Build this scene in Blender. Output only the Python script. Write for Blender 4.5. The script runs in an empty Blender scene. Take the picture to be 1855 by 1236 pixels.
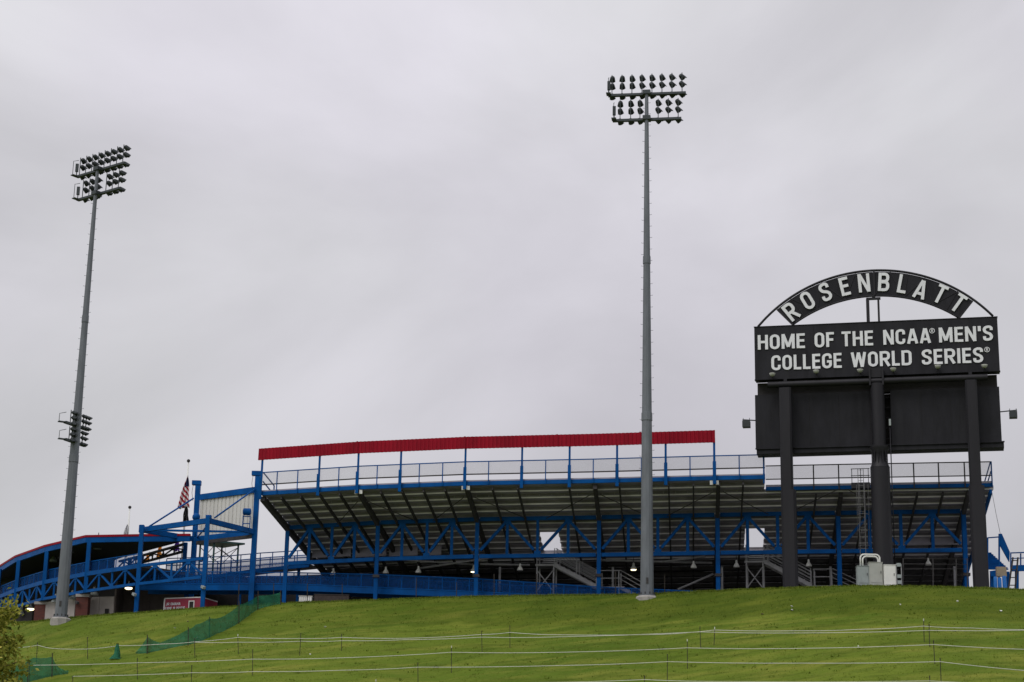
import bpy, bmesh, math, random
import numpy as np
from mathutils import Vector, Matrix, noise as mnoise
random.seed(7); rng = np.random.default_rng(7)
R_ = math.radians
scn = bpy.context.scene
col = scn.collection

# ------------------------------------------------------------------ camera
FPX, VPX = 3500.0, 12320.0                 # focal length in photo pixels, distance of the vertical vanishing point
TH, ROLL = math.atan(FPX / VPX), R_(1.1)
CF = np.array([0, math.cos(TH), math.sin(TH)])
_U0 = np.array([0, -math.sin(TH), math.cos(TH)]); _R0 = np.array([1.0, 0, 0])
CR = math.cos(ROLL) * _R0 + math.sin(ROLL) * _U0
CU = -math.sin(ROLL) * _R0 + math.cos(ROLL) * _U0
cam = bpy.data.cameras.new('camera'); camo = bpy.data.objects.new('camera', cam); col.objects.link(camo)
cam.sensor_width = 36.0; cam.lens = FPX / 1855 * 36; cam.clip_start = 0.5; cam.clip_end = 9000
camo.matrix_world = Matrix(((CR[0], CU[0], -CF[0], 0), (CR[1], CU[1], -CF[1], 0), (CR[2], CU[2], -CF[2], 0), (0, 0, 0, 1)))
scn.camera = camo

# ------------------------------------------------------------------ world, sun, exposure
SUN_EL, SUN_AZ = 50.0, 222.0               # azimuth clockwise from +Y
w = bpy.data.worlds.new('World'); scn.world = w; w.use_nodes = True
nt = w.node_tree; nt.nodes.clear(); N = nt.nodes.new; L = nt.links.new
out = N('ShaderNodeOutputWorld'); bg = N('ShaderNodeBackground'); bg.inputs[1].default_value = 0.1
L(bg.outputs[0], out.inputs[0])
sky = N('ShaderNodeTexSky'); sky.sky_type = 'NISHITA'; sky.sun_disc = False
sky.sun_elevation = R_(SUN_EL); sky.sun_rotation = R_(SUN_AZ); sky.air_density = 1.0; sky.dust_density = 4.0
tc = N('ShaderNodeTexCoord')
sep = N('ShaderNodeSeparateXYZ'); L(tc.outputs['Generated'], sep.inputs[0])
grad = N('ShaderNodeMapRange'); grad.inputs[1].default_value = 0.0; grad.inputs[2].default_value = 1.0   # overcast luminance, brighter overhead
grad.inputs[3].default_value = 5.1; grad.inputs[4].default_value = 10.5
L(sep.outputs[2], grad.inputs[0])
mp = N('ShaderNodeMapping'); mp.inputs['Scale'].default_value = (3.2, 3.2, 4.2); mp.inputs['Location'].default_value = (1.7, 3.1, 0.2)
L(tc.outputs['Generated'], mp.inputs[0])
n1 = N('ShaderNodeTexNoise'); n1.inputs['Scale'].default_value = 1.25; n1.inputs['Detail'].default_value = 9; n1.inputs['Roughness'].default_value = 0.5
n1.inputs['Distortion'].default_value = 0.6
L(mp.outputs[0], n1.inputs['Vector'])
cr = N('ShaderNodeMapRange'); cr.inputs[1].default_value = 0.3; cr.inputs[2].default_value = 0.72; cr.inputs[3].default_value = 0.82; cr.inputs[4].default_value = 1.12
L(n1.outputs['Fac'], cr.inputs[0])
n2 = N('ShaderNodeTexNoise'); n2.inputs['Scale'].default_value = 0.8; n2.inputs['Detail'].default_value = 2
L(mp.outputs[0], n2.inputs['Vector'])
tint = N('ShaderNodeMix'); tint.data_type = 'RGBA'
tint.inputs[6].default_value = (1.0, 0.972, 1.055, 1); tint.inputs[7].default_value = (1.0, 0.998, 1.03, 1)
tr = N('ShaderNodeMapRange'); tr.inputs[1].default_value = 0.38; tr.inputs[2].default_value = 0.62; L(n2.outputs['Fac'], tr.inputs[0]); L(tr.outputs[0], tint.inputs[0])
mul = N('ShaderNodeMath'); mul.operation = 'MULTIPLY'; L(grad.outputs[0], mul.inputs[0]); L(cr.outputs[0], mul.inputs[1])
cl = N('ShaderNodeVectorMath'); cl.operation = 'SCALE'; L(tint.outputs[2], cl.inputs[0]); L(mul.outputs[0], cl.inputs['Scale'])
mixs = N('ShaderNodeMix'); mixs.data_type = 'RGBA'; mixs.inputs[0].default_value = 0.96
L(sky.outputs[0], mixs.inputs[6]); L(cl.outputs[0], mixs.inputs[7]); L(mixs.outputs[2], bg.inputs[0])

sd = bpy.data.lights.new('sun', 'SUN'); sd.energy = 1.2; sd.angle = R_(40); sd.color = (1.0, 0.97, 0.92)
so = bpy.data.objects.new('sun', sd); col.objects.link(so)
_d = Vector((math.sin(R_(SUN_AZ)) * math.cos(R_(SUN_EL)), math.cos(R_(SUN_AZ)) * math.cos(R_(SUN_EL)), math.sin(R_(SUN_EL))))
so.rotation_euler = _d.to_track_quat('Z', 'Y').to_euler(); so.location = (0, 0, 90)
vs = scn.view_settings; vs.view_transform = 'Standard'; vs.look = 'None'; vs.exposure = 0.0; vs.gamma = 1.0; vs.use_curve_mapping = False

# ------------------------------------------------------------------ survey helpers: photo pixel + known depth or height -> place in the world
def ray(px, py): return CF + CR * (px - 927.5) / FPX - CU * (py - 618) / FPX
def at(px, py, Y): d = ray(px, py); return Vector(d * (Y / d[1]))
def atz(px, py, z): d = ray(px, py); return Vector(d * (z / d[2]))

class Line:
    """a wall line in plan: nodes joined by straight runs, off > 0 is away from the road"""
    def __init__(s, pts):
        s.p = [Vector((a, b)) for a, b in pts]; n = len(s.p)
        seg = [(s.p[i + 1] - s.p[i]).normalized() for i in range(n - 1)]
        s.n = []
        for i in range(n):
            t = (seg[max(i - 1, 0)] + seg[min(i, n - 2)]).normalized()
            s.n.append(Vector((-t.y, t.x)))
    def xy(s, a, off=0.0):
        i = min(max(int(math.floor(a)), 0), len(s.p) - 2); t = a - i
        p = s.p[i].lerp(s.p[i + 1], t); q = min(max(t, 0), 1)
        n = (s.n[i] * (1 - q) + s.n[i + 1] * q)
        return p + n * off
    def pt(s, a, off, z): q = s.xy(a, off); return Vector((q.x, q.y, z))
    def hit(s, px, py, off=0.0):                      # -> (station, z)
        d = ray(px, py); lo, hi = -2.0, len(s.p) + 1.0
        g = lambda a: (lambda q: q.x * d[1] - q.y * d[0])(s.xy(a, off))
        for _ in range(45):
            m = (lo + hi) / 2
            if g(m) < 0: lo = m
            else: hi = m
        q = s.xy(lo, off)
        return lo, d[2] / d[1] * q.y
    def px(s, px, py, off=0.0): a, z = s.hit(px, py, off); return s.pt(a, off, z)
    def stations(s, a, b):
        return [a] + [float(i) for i in range(math.ceil(a + 1e-4), math.floor(b - 1e-4) + 1)] + [b]

# ------------------------------------------------------------------ materials
MATS = {}
def mat(name, c, rough=0.55, metal=0.0, var=0.12, scale=3.0, dirt=0.0, dirtc=(0.08, 0.07, 0.06), alpha=None, emit=None, stretch=(1, 1, 1), bump=0.0, spec=0.5):
    m = bpy.data.materials.new(name); m.use_nodes = True; t = m.node_tree; b = t.nodes['Principled BSDF']; o = t.nodes['Material Output']
    b.inputs['Roughness'].default_value = rough; b.inputs['Metallic'].default_value = metal; b.inputs['Specular IOR Level'].default_value = spec
    g = t.nodes.new('ShaderNodeNewGeometry'); mpn = t.nodes.new('ShaderNodeMapping'); mpn.inputs['Scale'].default_value = stretch
    t.links.new(g.outputs['Position'], mpn.inputs[0])
    n = t.nodes.new('ShaderNodeTexNoise'); n.inputs['Scale'].default_value = scale; n.inputs['Detail'].default_value = 6; n.inputs['Roughness'].default_value = 0.6
    t.links.new(mpn.outputs[0], n.inputs['Vector'])
    mx = t.nodes.new('ShaderNodeMix'); mx.data_type = 'RGBA'
    mx.inputs[6].default_value = tuple(v * (1 - var) for v in c) + (1,); mx.inputs[7].default_value = tuple(min(v * (1 + var), 1) for v in c) + (1,)
    mr = t.nodes.new('ShaderNodeMapRange'); mr.inputs[1].default_value = 0.3; mr.inputs[2].default_value = 0.7
    t.links.new(n.outputs['Fac'], mr.inputs[0]); t.links.new(mr.outputs[0], mx.inputs[0]); last = mx.outputs[2]
    if dirt:
        n2 = t.nodes.new('ShaderNodeTexNoise'); n2.inputs['Scale'].default_value = scale * 0.45; n2.inputs['Detail'].default_value = 8; n2.inputs['Roughness'].default_value = 0.7
        mp2 = t.nodes.new('ShaderNodeMapping'); mp2.inputs['Scale'].default_value = (stretch[0] * 2.2, stretch[1] * 2.2, stretch[2] * 0.5); mp2.inputs['Location'].default_value = (3, 7, 1)
        t.links.new(g.outputs['Position'], mp2.inputs[0]); t.links.new(mp2.outputs[0], n2.inputs['Vector'])
        r2 = t.nodes.new('ShaderNodeMapRange'); r2.inputs[1].default_value = 0.5; r2.inputs[2].default_value = 0.75; r2.inputs[4].default_value = dirt
        t.links.new(n2.outputs['Fac'], r2.inputs[0])
        m2 = t.nodes.new('ShaderNodeMix'); m2.data_type = 'RGBA'; m2.inputs[7].default_value = dirtc + (1,)
        t.links.new(r2.outputs[0], m2.inputs[0]); t.links.new(last, m2.inputs[6]); last = m2.outputs[2]
    t.links.new(last, b.inputs['Base Color'])
    if bump:
        bp = t.nodes.new('ShaderNodeBump'); bp.inputs['Strength'].default_value = bump; bp.inputs['Distance'].default_value = 0.03
        t.links.new(n.outputs['Fac'], bp.inputs['Height']); t.links.new(bp.outputs[0], b.inputs['Normal'])
    if emit:
        b.inputs['Emission Color'].default_value = emit[0] + (1,); b.inputs['Emission Strength'].default_value = emit[1]
    if alpha is not None: b.inputs['Alpha'].default_value = alpha
    MATS[name] = m; return m
mat('blue_paint', (0.001, 0.076, 0.285), 0.5, var=0.22, scale=1.2, dirt=0.6, dirtc=(0.004, 0.045, 0.15), spec=0.08)
mat('blue_mesh', (0.003, 0.06, 0.24), 0.6, alpha=0.3, spec=0.1)
mat('rail_mesh', (0.25, 0.26, 0.29), 0.6, alpha=0.16)
mat('red_metal', (0.27, 0.003, 0.016), 0.55, var=0.2, scale=0.9, dirt=0.6, dirtc=(0.15, 0.004, 0.012), stretch=(1, 1, 0.3), spec=0.12)
mat('galvanised', (0.15, 0.163, 0.185), 0.6, 0.1, spec=0.25, var=0.18, scale=2.2, dirt=0.3, dirtc=(0.1, 0.115, 0.12), stretch=(1, 1, 0.25))
mat('tower_dark', (0.045, 0.055, 0.06), 0.55, 0.3)
mat('lamp_housing', (0.035, 0.042, 0.045), 0.5, 0.4)
mat('lamp_inside', (0.75, 0.76, 0.78), 0.3)
mat('concrete', (0.34, 0.32, 0.3), 0.9, var=0.2, scale=3, dirt=0.5, dirtc=(0.16, 0.15, 0.14), bump=0.3)
mat('sign_black', (0.0165, 0.0165, 0.021), 0.6, spec=0.18, var=0.35, scale=1.2, dirt=0.6, dirtc=(0.029, 0.029, 0.033), stretch=(1.2, 1.2, 0.35))
mat('post_black', (0.0155, 0.015, 0.019), 0.5, spec=0.25, var=0.2, scale=0.9, dirt=0.4, dirtc=(0.03, 0.029, 0.032), stretch=(1, 1, 0.3))
mat('letter_white', (0.75, 0.765, 0.8), 0.5, var=0.05, scale=1.5, dirt=0.25, dirtc=(0.5, 0.48, 0.45))
mat('nosing_alu', (0.85, 0.81, 0.85), 0.5, 0.0, var=0.2, scale=0.9, dirt=0.5, dirtc=(0.5, 0.45, 0.5), stretch=(0.6, 1, 2), spec=0.2)
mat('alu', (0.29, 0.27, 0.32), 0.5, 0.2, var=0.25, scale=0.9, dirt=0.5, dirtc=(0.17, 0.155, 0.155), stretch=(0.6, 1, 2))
mat('raker', (0.055, 0.052, 0.054), 0.7, var=0.25, spec=0.15)
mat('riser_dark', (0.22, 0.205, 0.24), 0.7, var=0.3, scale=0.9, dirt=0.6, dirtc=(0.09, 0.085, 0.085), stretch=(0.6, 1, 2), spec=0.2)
mat('shaded_rows', (0.075, 0.072, 0.075), 0.7, var=0.35, scale=0.8, spec=0.15)  # darkened copy for the lower seat rows, deep shade put into the colour
mat('ladder_grey', (0.13, 0.13, 0.135), 0.6, 0.1, spec=0.2)
mat('grey_steel', (0.3, 0.3, 0.31), 0.5, 0.3, var=0.15, dirt=0.3)
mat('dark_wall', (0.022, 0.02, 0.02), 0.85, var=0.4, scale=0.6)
mat('beige_wall', (0.36, 0.33, 0.31), 0.85, var=0.08, dirt=0.3, dirtc=(0.22, 0.2, 0.19))
mat('container_brown', (0.06, 0.045, 0.042), 0.8, var=0.3)
mat('brown_wall', (0.17, 0.145, 0.14), 0.85, var=0.12, dirt=0.3)
mat('white_panel', (0.62, 0.61, 0.58), 0.5, var=0.08, scale=1.5, dirt=0.6, dirtc=(0.36, 0.33, 0.29), stretch=(2, 2, 0.1))
mat('trailer_red', (0.3, 0.02, 0.05), 0.4, dirt=0.3, dirtc=(0.15, 0.02, 0.03))
mat('cabinet', (0.4, 0.41, 0.38), 0.5, var=0.06, dirt=0.35, dirtc=(0.3, 0.29, 0.26))
mat('cabinet_grey', (0.3, 0.34, 0.34), 0.5, var=0.06, dirt=0.3)
mat('white_paint', (0.75, 0.75, 0.72), 0.5, var=0.06, dirt=0.2, dirtc=(0.45, 0.43, 0.4))
mat('bulb_lit', (1, 0.95, 0.8), 0.4, emit=((1.0, 0.83, 0.5), 3.2))
mat('green_net', (0.02, 0.15, 0.085), 0.7, var=0.4, scale=2.0, alpha=0.78, spec=0.15)
mat('stake', (0.035, 0.028, 0.022), 0.8, 0.2)
mat('rope', (0.62, 0.62, 0.56), 0.8, var=0.1)
mat('shelter_green', (0.012, 0.06, 0.055), 0.5)
mat('flag_black', (0.012, 0.012, 0.016), 0.8)
mat('flag_purple', (0.1, 0.02, 0.3), 0.7)
mat('flag_yellow', (0.75, 0.3, 0.01), 0.7)
mat('flag_orange', (0.8, 0.12, 0.01), 0.7)
mat('flag_white', (0.6, 0.6, 0.62), 0.7, dirt=0.6, dirtc=(0.03, 0.03, 0.04))
mat('tan', (0.36, 0.29, 0.2), 0.8)
mat('bright_blue', (0.02, 0.2, 0.62), 0.4)
mat('bark', (0.07, 0.05, 0.035), 0.9, var=0.3, bump=0.5)
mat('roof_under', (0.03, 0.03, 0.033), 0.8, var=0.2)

def grass_mat():
    m = bpy.data.materials.new('grass_ground'); m.use_nodes = True; t = m.node_tree; b = t.nodes['Principled BSDF']; b.inputs['Roughness'].default_value = 0.9
    b.inputs['Specular IOR Level'].default_value = 0.05
    Nn = t.nodes.new; Lk = t.links.new
    g = Nn('ShaderNodeNewGeometry')
    def nz(sc, det=5, st=(1, 1, 1), loc=(0, 0, 0)):
        mp = Nn('ShaderNodeMapping'); mp.inputs['Scale'].default_value = st; mp.inputs['Location'].default_value = loc; Lk(g.outputs['Position'], mp.inputs[0])
        n = Nn('ShaderNodeTexNoise'); n.inputs['Scale'].default_value = sc; n.inputs['Detail'].default_value = det; n.inputs['Roughness'].default_value = 0.62; Lk(mp.outputs[0], n.inputs['Vector']); return n.outputs['Fac']
    def ramp(f, a, b_): r = Nn('ShaderNodeMapRange'); r.inputs[1].default_value = a; r.inputs[2].default_value = b_; Lk(f, r.inputs[0]); return r.outputs[0]
    def mix(f, a, b_):
        x = Nn('ShaderNodeMix'); x.data_type = 'RGBA'; Lk(f, x.inputs[0])
        for s, v in ((6, a), (7, b_)):
            if isinstance(v, tuple): x.inputs[s].default_value = v + (1,)
            else: Lk(v, x.inputs[s])
        return x.outputs[2]
    base = mix(ramp(nz(0.16, 4, (0.6, 1, 1)), 0.36, 0.64), (0.076, 0.124, 0.012), (0.126, 0.17, 0.02))
    base = mix(ramp(nz(0.8, 6, (0.22, 1, 1), (4, 0, 2)), 0.47, 0.75), base, (0.2, 0.208, 0.036))
    base = mix(ramp(nz(1.5, 6, (0.25, 1, 1), (0, 9, 2)), 0.48, 0.74), base, (0.058, 0.088, 0.008))
    base = mix(ramp(nz(9.0, 4, (0.5, 1, 1)), 0.55, 0.85), base, (0.15, 0.165, 0.035))
    base = mix(ramp(nz(14.0, 3, (1, 1, 1), (5, 5, 5)), 0.6, 0.85), base, (0.04, 0.07, 0.009))
    at_ = Nn('ShaderNodeAttribute'); at_.attribute_name = 'unmown'
    mm = Nn('ShaderNodeMath'); mm.operation = 'MULTIPLY'; mm.inputs[1].default_value = 0.75; Lk(at_.outputs['Fac'], mm.inputs[0])
    base = mix(mm.outputs[0], base, mix(ramp(nz(1.1, 6, (0.3, 1, 1), (7, 3, 1)), 0.35, 0.7), (0.038, 0.066, 0.006), (0.1, 0.125, 0.014)))
    Lk(base, b.inputs['Base Color'])
    bp = Nn('ShaderNodeBump'); bp.inputs['Strength'].default_value = 0.5; bp.inputs['Distance'].default_value = 0.1
    Lk(nz(5.0, 6), bp.inputs['Height']); Lk(bp.outputs[0], b.inputs['Normal'])
    MATS['grass_ground'] = m
grass_mat()
def leaf_mat(name, a, b_, c):
    m = bpy.data.materials.new(name); m.use_nodes = True; t = m.node_tree; b = t.nodes['Principled BSDF']; b.inputs['Roughness'].default_value = 0.75; b.inputs['Specular IOR Level'].default_value = 0.08
    oi = t.nodes.new('ShaderNodeAttribute'); oi.attribute_name = 'tone'
    r = t.nodes.new('ShaderNodeValToRGB'); e = r.color_ramp.elements; e[0].color = a + (1,); e[1].color = c + (1,); x = e.new(0.5); x.color = b_ + (1,)
    t.links.new(oi.outputs['Fac'], r.inputs[0]); t.links.new(r.outputs[0], b.inputs['Base Color'])
    tl = t.nodes.new('ShaderNodeBsdfTranslucent'); t.links.new(r.outputs[0], tl.inputs[0])
    ms = t.nodes.new('ShaderNodeMixShader'); ms.inputs[0].default_value = 0.3
    t.links.new(b.outputs[0], ms.inputs[1]); t.links.new(tl.outputs[0], ms.inputs[2]); t.links.new(ms.outputs[0], t.nodes['Material Output'].inputs[0])
    MATS[name] = m
leaf_mat('tree_leaf', (0.06, 0.085, 0.012), (0.26, 0.27, 0.04), (0.55, 0.5, 0.12))
leaf_mat('grass_blade', (0.076, 0.122, 0.012), (0.126, 0.172, 0.02), (0.185, 0.218, 0.038))

def brick_mat():
    m = bpy.data.materials.new('brick_red'); m.use_nodes = True; t = m.node_tree; b = t.nodes['Principled BSDF']; b.inputs['Roughness'].default_value = 0.9
    tx = t.nodes.new('ShaderNodeTexCoord'); mp = t.nodes.new('ShaderNodeMapping'); mp.inputs['Rotation'].default_value = (R_(90), 0, 0)
    g = t.nodes.new('ShaderNodeNewGeometry'); t.links.new(g.outputs['Position'], mp.inputs[0])
    k = t.nodes.new('ShaderNodeTexBrick'); k.inputs['Scale'].default_value = 1.0; k.inputs['Brick Width'].default_value = 0.22; k.inputs['Row Height'].default_value = 0.075; k.inputs['Mortar Size'].default_value = 0.008
    k.inputs['Color1'].default_value = (0.13, 0.032, 0.022, 1); k.inputs['Color2'].default_value = (0.085, 0.024, 0.019, 1); k.inputs['Mortar'].default_value = (0.075, 0.04, 0.034, 1)
    t.links.new(mp.outputs[0], k.inputs[0]); t.links.new(k.outputs[0], b.inputs['Base Color']); MATS['brick_red'] = m
brick_mat()

# ------------------------------------------------------------------ mesh helpers
class MB:
    def __init__(s): s.v = []; s.f = []
    def quad(s, a, b, c, d):
        i = len(s.v); s.v += [tuple(a), tuple(b), tuple(c), tuple(d)]; s.f.append((i, i + 1, i + 2, i + 3)); return s
    def hexa(s, p):                                   # p: 4 bottom, 4 top, both counter-clockwise
        i = len(s.v); s.v += [tuple(q) for q in p]
        s.f += [(i + 3, i + 2, i + 1, i), (i + 4, i + 5, i + 6, i + 7)] + [(i + k, i + (k + 1) % 4, i + 4 + (k + 1) % 4, i + 4 + k) for k in range(4)]; return s
    def box(s, a, b):
        (x0, y0, z0), (x1, y1, z1) = a, b
        return s.hexa([(x0, y0, z0), (x1, y0, z0), (x1, y1, z0), (x0, y1, z0), (x0, y0, z1), (x1, y0, z1), (x1, y1, z1), (x0, y1, z1)])
    def bar(s, a, b, wd, dp, up=(0, 0, 1)):           # box section from a to b, wd sideways, dp along 'up'
        a = Vector(a); b = Vector(b); t = (b - a).normalized(); u = Vector(up)
        if abs(t.dot(u)) > 0.98: u = Vector((0, 1, 0))
        sd = t.cross(u).normalized(); u = sd.cross(t).normalized()
        x = sd * wd / 2; y = u * dp / 2
        return s.hexa([a - x - y, a + x - y, a + x + y, a - x + y, b - x - y, b + x - y, b + x + y, b - x + y])
    def tube(s, pts, rad, n=8, cap=True, close=False):
        pts = [Vector(p) for p in pts]; rads = rad if isinstance(rad, (list, tuple)) else [rad] * len(pts); base = len(s.v); up = None
        for k, p in enumerate(pts):
            t = (pts[min(k + 1, len(pts) - 1)] - pts[max(k - 1, 0)]).normalized()
            if up is None: up = Vector((0, 0, 1)) if abs(t.z) < 0.9 else Vector((0, 1, 0))
            sd = t.cross(up).normalized(); up = sd.cross(t).normalized()
            for j in range(n):
                a = 2 * math.pi * (j + 0.5) / n; s.v.append(tuple(p + (sd * math.cos(a) + up * math.sin(a)) * rads[k]))
        for k in range(len(pts) - 1):
            for j in range(n): s.f.append((base + k * n + j, base + k * n + (j + 1) % n, base + (k + 1) * n + (j + 1) % n, base + (k + 1) * n + j))
        if cap: s.f.append(tuple(base + j for j in reversed(range(n)))); s.f.append(tuple(base + (len(pts) - 1) * n + j for j in range(n)))
        return s
    def lathe(s, prof, c=(0, 0, 0), n=14, axis=None):   # prof: (radius, height)
        base = len(s.v); c = Vector(c)
        for r, h in prof:
            for j in range(n):
                a = 2 * math.pi * j / n; s.v.append((c.x + r * math.cos(a), c.y + r * math.sin(a), c.z + h))
        for k in range(len(prof) - 1):
            for j in range(n): s.f.append((base + k * n + j, base + k * n + (j + 1) % n, base + (k + 1) * n + (j + 1) % n, base + (k + 1) * n + j))
        s.f.append(tuple(base + j for j in reversed(range(n)))); s.f.append(tuple(base + (len(prof) - 1) * n + j for j in range(n)))
        return s
    def strip(s, line, a, b, o0, o1, z0, z1, zt=None):   # box section swept along a wall line
        st = line.stations(a, b) if hasattr(line, 'stations') else [a, b]
        ring = []
        for q in st:
            za = z0(q) if callable(z0) else z0; zb = z1(q) if callable(z1) else z1
            ring.append([line.pt(q, o0, za), line.pt(q, o1, za), line.pt(q, o1, zb), line.pt(q, o0, zb)])
        base = len(s.v)
        for r in ring: s.v += [tuple(p) for p in r]
        for k in range(len(ring) - 1):
            for j in range(4): s.f.append((base + 4 * k + j, base + 4 * k + 4 + j, base + 4 * k + 4 + (j + 1) % 4, base + 4 * k + (j + 1) % 4))
        m = base + 4 * (len(ring) - 1); s.f += [(base, base + 1, base + 2, base + 3), (m + 3, m + 2, m + 1, m)]
        return s
    def mesh(s, name, m, smooth=False):
        me = bpy.data.meshes.new(name); me.from_pydata(s.v, [], s.f); me.materials.append(MATS[m])
        bm = bmesh.new(); bm.from_mesh(me); bmesh.ops.recalc_face_normals(bm, faces=bm.faces); bm.to_mesh(me); bm.free()
        if smooth:
            for p in me.polygons: p.use_smooth = True
            if smooth == 'auto': me.set_sharp_from_angle(angle=R_(40))
        return me
    def build(s, name, m, parent=None, smooth=False): return link(name, s.mesh(name, m, smooth), parent)
def link(name, me, parent=None, mw=None):
    o = bpy.data.objects.new(name, me); col.objects.link(o)
    if parent is not None:
        o.parent = parent
        root = parent
        while root.parent is not None: root = root.parent
        # geometry is written in world coordinates: cancel the thing's own offset
        base = Matrix.Translation(root.location).inverted() if parent is root else Matrix.Identity(4)
        o.matrix_local = base @ mw if mw is not None and parent is root else (base if parent is root else (mw if mw is not None else Matrix.Identity(4)))
        if parent is not root and mw is not None: o.matrix_local = mw
    elif mw is not None: o.matrix_world = mw
    return o
def tag(o, label, cat, group=None, kind=None):
    if label: o['label'] = label
    if cat: o['category'] = cat
    if group: o['group'] = group
    if kind: o['kind'] = kind
    return o
def thing(name, loc, label, cat, group=None):
    o = bpy.data.objects.new(name, None); col.objects.link(o); o.location = loc; o.empty_display_size = 0.3
    return tag(o, label, cat, group)
def bar(parent, name, a, b, wd, dp, m, up=(0, 0, 1)): return MB().bar(a, b, wd, dp, up).build(name, m, parent)
def tube(parent, name, pts, r, m, n=6, smooth=True): return MB().tube(pts, r, n).build(name, m, parent, smooth)
ORD = ['first', 'second', 'third', 'fourth', 'fifth', 'sixth', 'seventh', 'eighth', 'ninth', 'tenth', 'eleventh', 'twelfth']

# ------------------------------------------------------------------ the hill
CREST = [(-60, 60, 1133, 146), (60, 60, 1127, 133.2), (108, 0, 1121, 129.8), (175, 0, 1115.5, 128.8), (250, 0, 1110.5, 127.6), (372, 0, 1102, 125.2), (470, 0, 1096.5, 124.2), (519, 0, 1093, 123.6),
         (700, 0, 1087, 121.6), (860, 0, 1081, 120), (1000, 0, 1078.7, 118.4), (1150, 0, 1077.6, 116.9), (1300, 0, 1071, 114.8), (1400, 0, 1066.6, 113.2), (1540, 0, 1062.5, 111.6), (1650, 0, 1062.7, 110.6), (1790, 0, 1066, 109.6), (1900, 0, 1071, 109)]
_c = [at(a, y, Y) for a, _, y, Y in CREST]
CX = np.array([-400] + [p.x for p in _c] + [90, 400.]); CY = np.array([160] + [p.y for p in _c] + [108, 120.]); CZ = np.array([13.5] + [p.z for p in _c] + [15.5, 13.])
_ph = rng.uniform(0, 6.28, 16); _ang = rng.uniform(0, 3.14, 16); _fr = np.geomspace(0.12, 2.6, 16); _am = 0.055 / _fr ** 0.75 * 0.55
def ssmooth(x): x = np.clip(x, 0, 1); return x * x * (3 - 2 * x)
_tt = np.linspace(-8, 200, 4161)
_sl = np.where(_tt < 0, 0.147 * (1 - ssmooth(-_tt / 2.2)), 0.147 + (0.45 - 0.147) * ssmooth(_tt / 2.6))
_sl = _sl - 0.11 * ssmooth((_tt - 6.6) / 1.0)
_sl = _sl + 0.07 * ssmooth((_tt - 11) / 6)
_sl = _sl * (1 - ssmooth((_tt - 26) / 40)) + 0.0
_pr = np.concatenate([[0], np.cumsum((_sl[1:] + _sl[:-1]) / 2 * np.diff(_tt))]); _pr -= np.interp(0, _tt, _pr)
def ground_z(X, Y):
    X = np.asarray(X, float); Y = np.asarray(Y, float)
    yc = np.interp(X, CX, CY); zc = np.interp(X, CX, CZ); t = yc - Y
    z = zc - np.interp(t, _tt, _pr)
    amp = ssmooth((t + 0.3) / 3) * ssmooth((60 - t) / 20) * 0.75
    u = 0
    for k in range(16): u = u + _am[k] * np.sin(_fr[k] * 6.28 * (X * math.cos(_ang[k]) * 0.6 + Y * math.sin(_ang[k])) / 2.0 + _ph[k])
    zn = z + amp * u * 0.5
    base = np.maximum(zn, -1.7) if False else zn
    # smooth run-out to the road level in front, gentle fall behind the stadium
    run = -1.7
    k = ssmooth((t - 45) / 40)
    return base * (1 - k) + run * k
def gz(x, y): return float(ground_z(x, y))
def on_ground(px, py):
    lo, hi = 60.0, 140.0; d = ray(px, py); prev = None
    for Y in np.arange(60, 140, 0.25):
        p = d * (Y / d[1]); h = p[2] - gz(p[0], p[1])
        if h <= 0: hi = Y; lo = Y - 0.25; break
    else: return None
    for _ in range(25):
        m = (lo + hi) / 2; p = d * (m / d[1])
        if p[2] - gz(p[0], p[1]) > 0: lo = m
        else: hi = m
    return Vector(d * (lo / d[1]))
def unmown(X, Y):   # the mower stops short of the steep upper bank
    t = np.interp(X, CX, CY) - Y; e = 6.9 + 0.35 * np.sin(X * 0.31) + 0.2 * np.sin(X * 1.1 + 1) + 0.12 * np.sin(X * 3.1)
    return ssmooth((e - t) / 0.6) * (0.25 + 0.75 * ssmooth((X + 16) / 26))
def build_ground():
    xs = np.unique(np.concatenate([np.linspace(-2500, -200, 12), np.linspace(-200, -46, 20), np.arange(-46, 44, 0.4), np.linspace(44, 200, 20), np.linspace(200, 2500, 12)]))
    ys = np.unique(np.concatenate([np.linspace(-300, 0, 10), np.linspace(0, 80, 28), np.arange(80, 150, 0.4), np.linspace(150, 400, 14), np.linspace(400, 5000, 12)]))
    X, Y = np.meshgrid(xs, ys); Z = ground_z(X, Y)
    nx, ny = len(xs), len(ys); v = np.stack([X, Y, Z], -1).reshape(-1, 3)
    i = np.arange(nx - 1)[None] + nx * np.arange(ny - 1)[:, None]; f = np.stack([i, i + 1, i + nx + 1, i + nx], -1).reshape(-1, 4)
    me = bpy.data.meshes.new('ground'); me.from_pydata(v.tolist(), [], f.tolist()); me.materials.append(MATS['grass_ground'])
    for p in me.polygons: p.use_smooth = True
    u_ = unmown(X, Y).ravel().astype(np.float32); a_ = me.attributes.new('unmown', 'FLOAT', 'POINT'); a_.data.foreach_set('value', u_)
    o = link('ground', me); o['kind'] = 'structure'
build_ground()
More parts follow.
